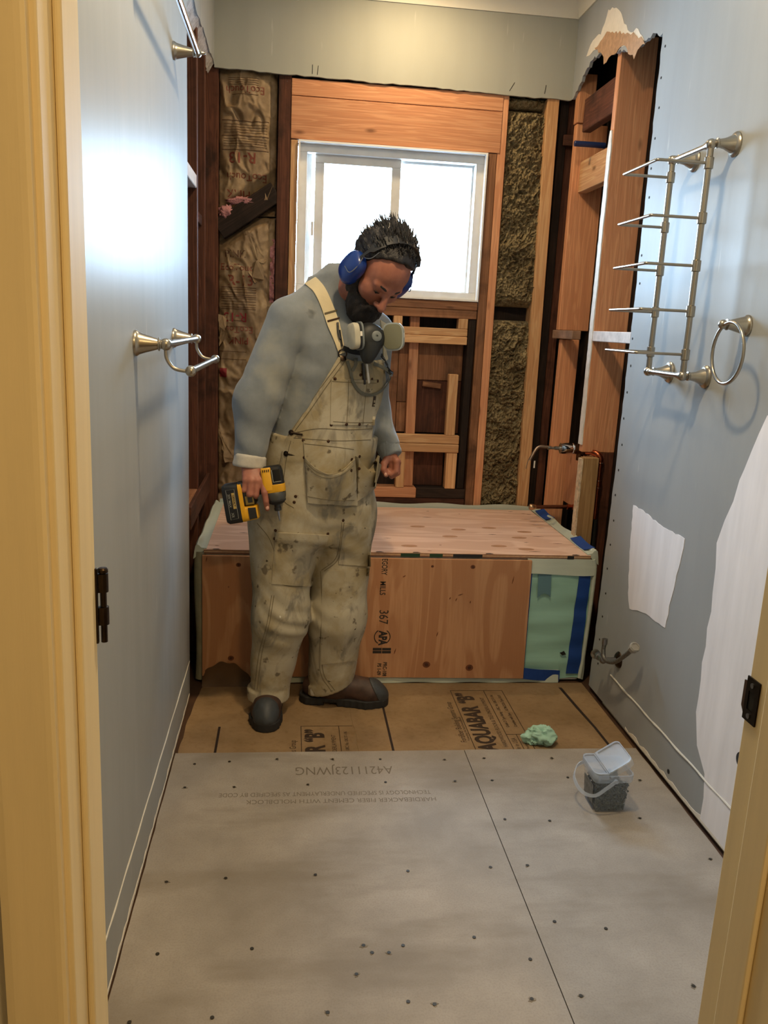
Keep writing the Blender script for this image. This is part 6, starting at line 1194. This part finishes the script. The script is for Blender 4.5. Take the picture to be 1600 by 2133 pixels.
def cart(c, ax, wx, lbl, pale):
    up_ = (ru-ax*ru.dot(ax)).normalized(); xx = up_.cross(ax).normalized()
    o = mk('filter_cartridge', *prof_loft([(-.016, .026, .032), (-.013, .031, .038), (.004, .032, .040), (.010, .030, .038), (.013, .024, .032)], c, ax, xx, up_, 28, 0.62), M_FILT, rs, smooth=0.7)
    mk('cartridge_rim', *prof_loft([(-.019, .031, .039), (-.0185, .034, .0425), (-.013, .034, .0425), (-.0125, .032, .040)], c, ax, xx, up_, 28, 0.62), M_GRY if not pale else plain('rim_pale', L(150, 158, 160), 0.4), o, smooth=0.6)
    mk('cartridge_band', *prof_loft([(-.0122, .0318, .0392), (-.006, .0326, .0402)], c, ax, xx, up_, 28, 0.62), M_BLACK, o, smooth=0.6)
    mk('band_label', *obox(c-ax*.009+ (xx*.0328 if xx.y < 0 else -xx*.0328)+up_*.004, ax, xx, up_, .007, .0012, .014), M_PAPERW, o)
cart(V3(W(738, 700, 2.570)), Vector((-0.93, -0.34, -0.06)).normalized(), 1, '', False); cart(V3(W(822, 702, 2.598)), Vector((0.40, 0.90, -0.05)).normalized(), 1, '', True)
# the left cartridge shows its flat inner side
ca = -Vector((0.40, 0.90, -0.05)).normalized(); cc = V3(W(822, 702, 2.598))+ca*.0188; up_ = (ru-ca*ru.dot(ca)).normalized(); xx = up_.cross(ca).normalized(); mk('cartridge_plate', *prof_loft([(0, .0295, .038), (.0025, .0295, .038), (.0035, .027, .035)], cc, ca, xx, up_, 28, 0.62), plain('filter_olive', L(112, 112, 92), 0.7), rs, smooth=0.6)
M_ELA = plain('elastic_grey', L(92, 92, 82), 0.85); M_ELB = plain('elastic_black', L(26, 26, 26), 0.8)
def strip(px, wd, mat, ys, nm='head_strap'):
    P = [V3(W(u, v, y)) for (u, v), y in zip(px, ys)]; B_ = bez([tuple(p) for p in P], 40); mk(nm, *ribbon(B_, [(0.25, -0.35, 1)]*len(B_), wd, .0018), mat, rs, smooth=0.9)
ty = tuple(M_PCH)+(BO, BS)
def lay(px, wd, mat, off=0.007):
    q = drape(px, off, ty, 2.62, 44); P = [p for p, _ in q]; nn = [n_ for _, n_ in q]; mk('head_strap', *ribbon(P, [(P[min(i+1, len(P)-1)]-P[max(i-1, 0)]).cross(nn[i]) for i in range(len(P))], wd, .0018), mat, rs, smooth=0.9)
lay([(722, 752), (728, 772), (734, 795), (748, 815), (768, 822), (788, 815), (802, 800), (810, 786)], .0095, M_ELA); lay([(774, 757), (790, 764), (803, 772), (814, 782)], .011, M_ELA, .010); lay([(740, 745), (738, 760), (732, 772)], .010, M_ELA, .009); lay([(788, 738), (797, 755), (806, 770), (815, 780)], .008, M_ELB, .012); lay([(712, 725), (730, 732), (748, 735)], .016, M_ELB, .012)
lay([(706, 690), (708, 705), (711, 722)], .006, M_ELB, .010); mk('strap_clip', *tube([on(703, 672, ty)[0]+Vector((0, -.012, 0)), on(704, 690, ty)[0]+Vector((0, -.014, 0)), on(708, 706, ty)[0]+Vector((0, -.014, 0))], .0035, 8), M_BLACK, rs, smooth=1)
# pens in the bib pocket
for u0, v0, u1, v1, mat, lb in ((755, 756, 758, 786, M_BLACK, 'black marker pen sticking out of the bib pocket'), (763, 758, 766, 784, plain('white_pen', L(206, 204, 198), 0.4), 'white pen sticking out of the bib pocket beside the black marker')):
    a, b_ = on(u0, v0, ty), on(u1, v1, ty); a, b_ = a[0]+Vector((0, -.010, 0)), b_[0]+Vector((0, -.008, 0)); tag(mk('pen', *lathe([(.0020, 0), (.0042, .002), (.0042, .030), (.0048, .031), (.0048, (b_-a).length+.02), (.003, (b_-a).length+.022)], a, b_-a, 14), mat, None, smooth=0.7), lb, 'pen', 'pens in the bib pocket')
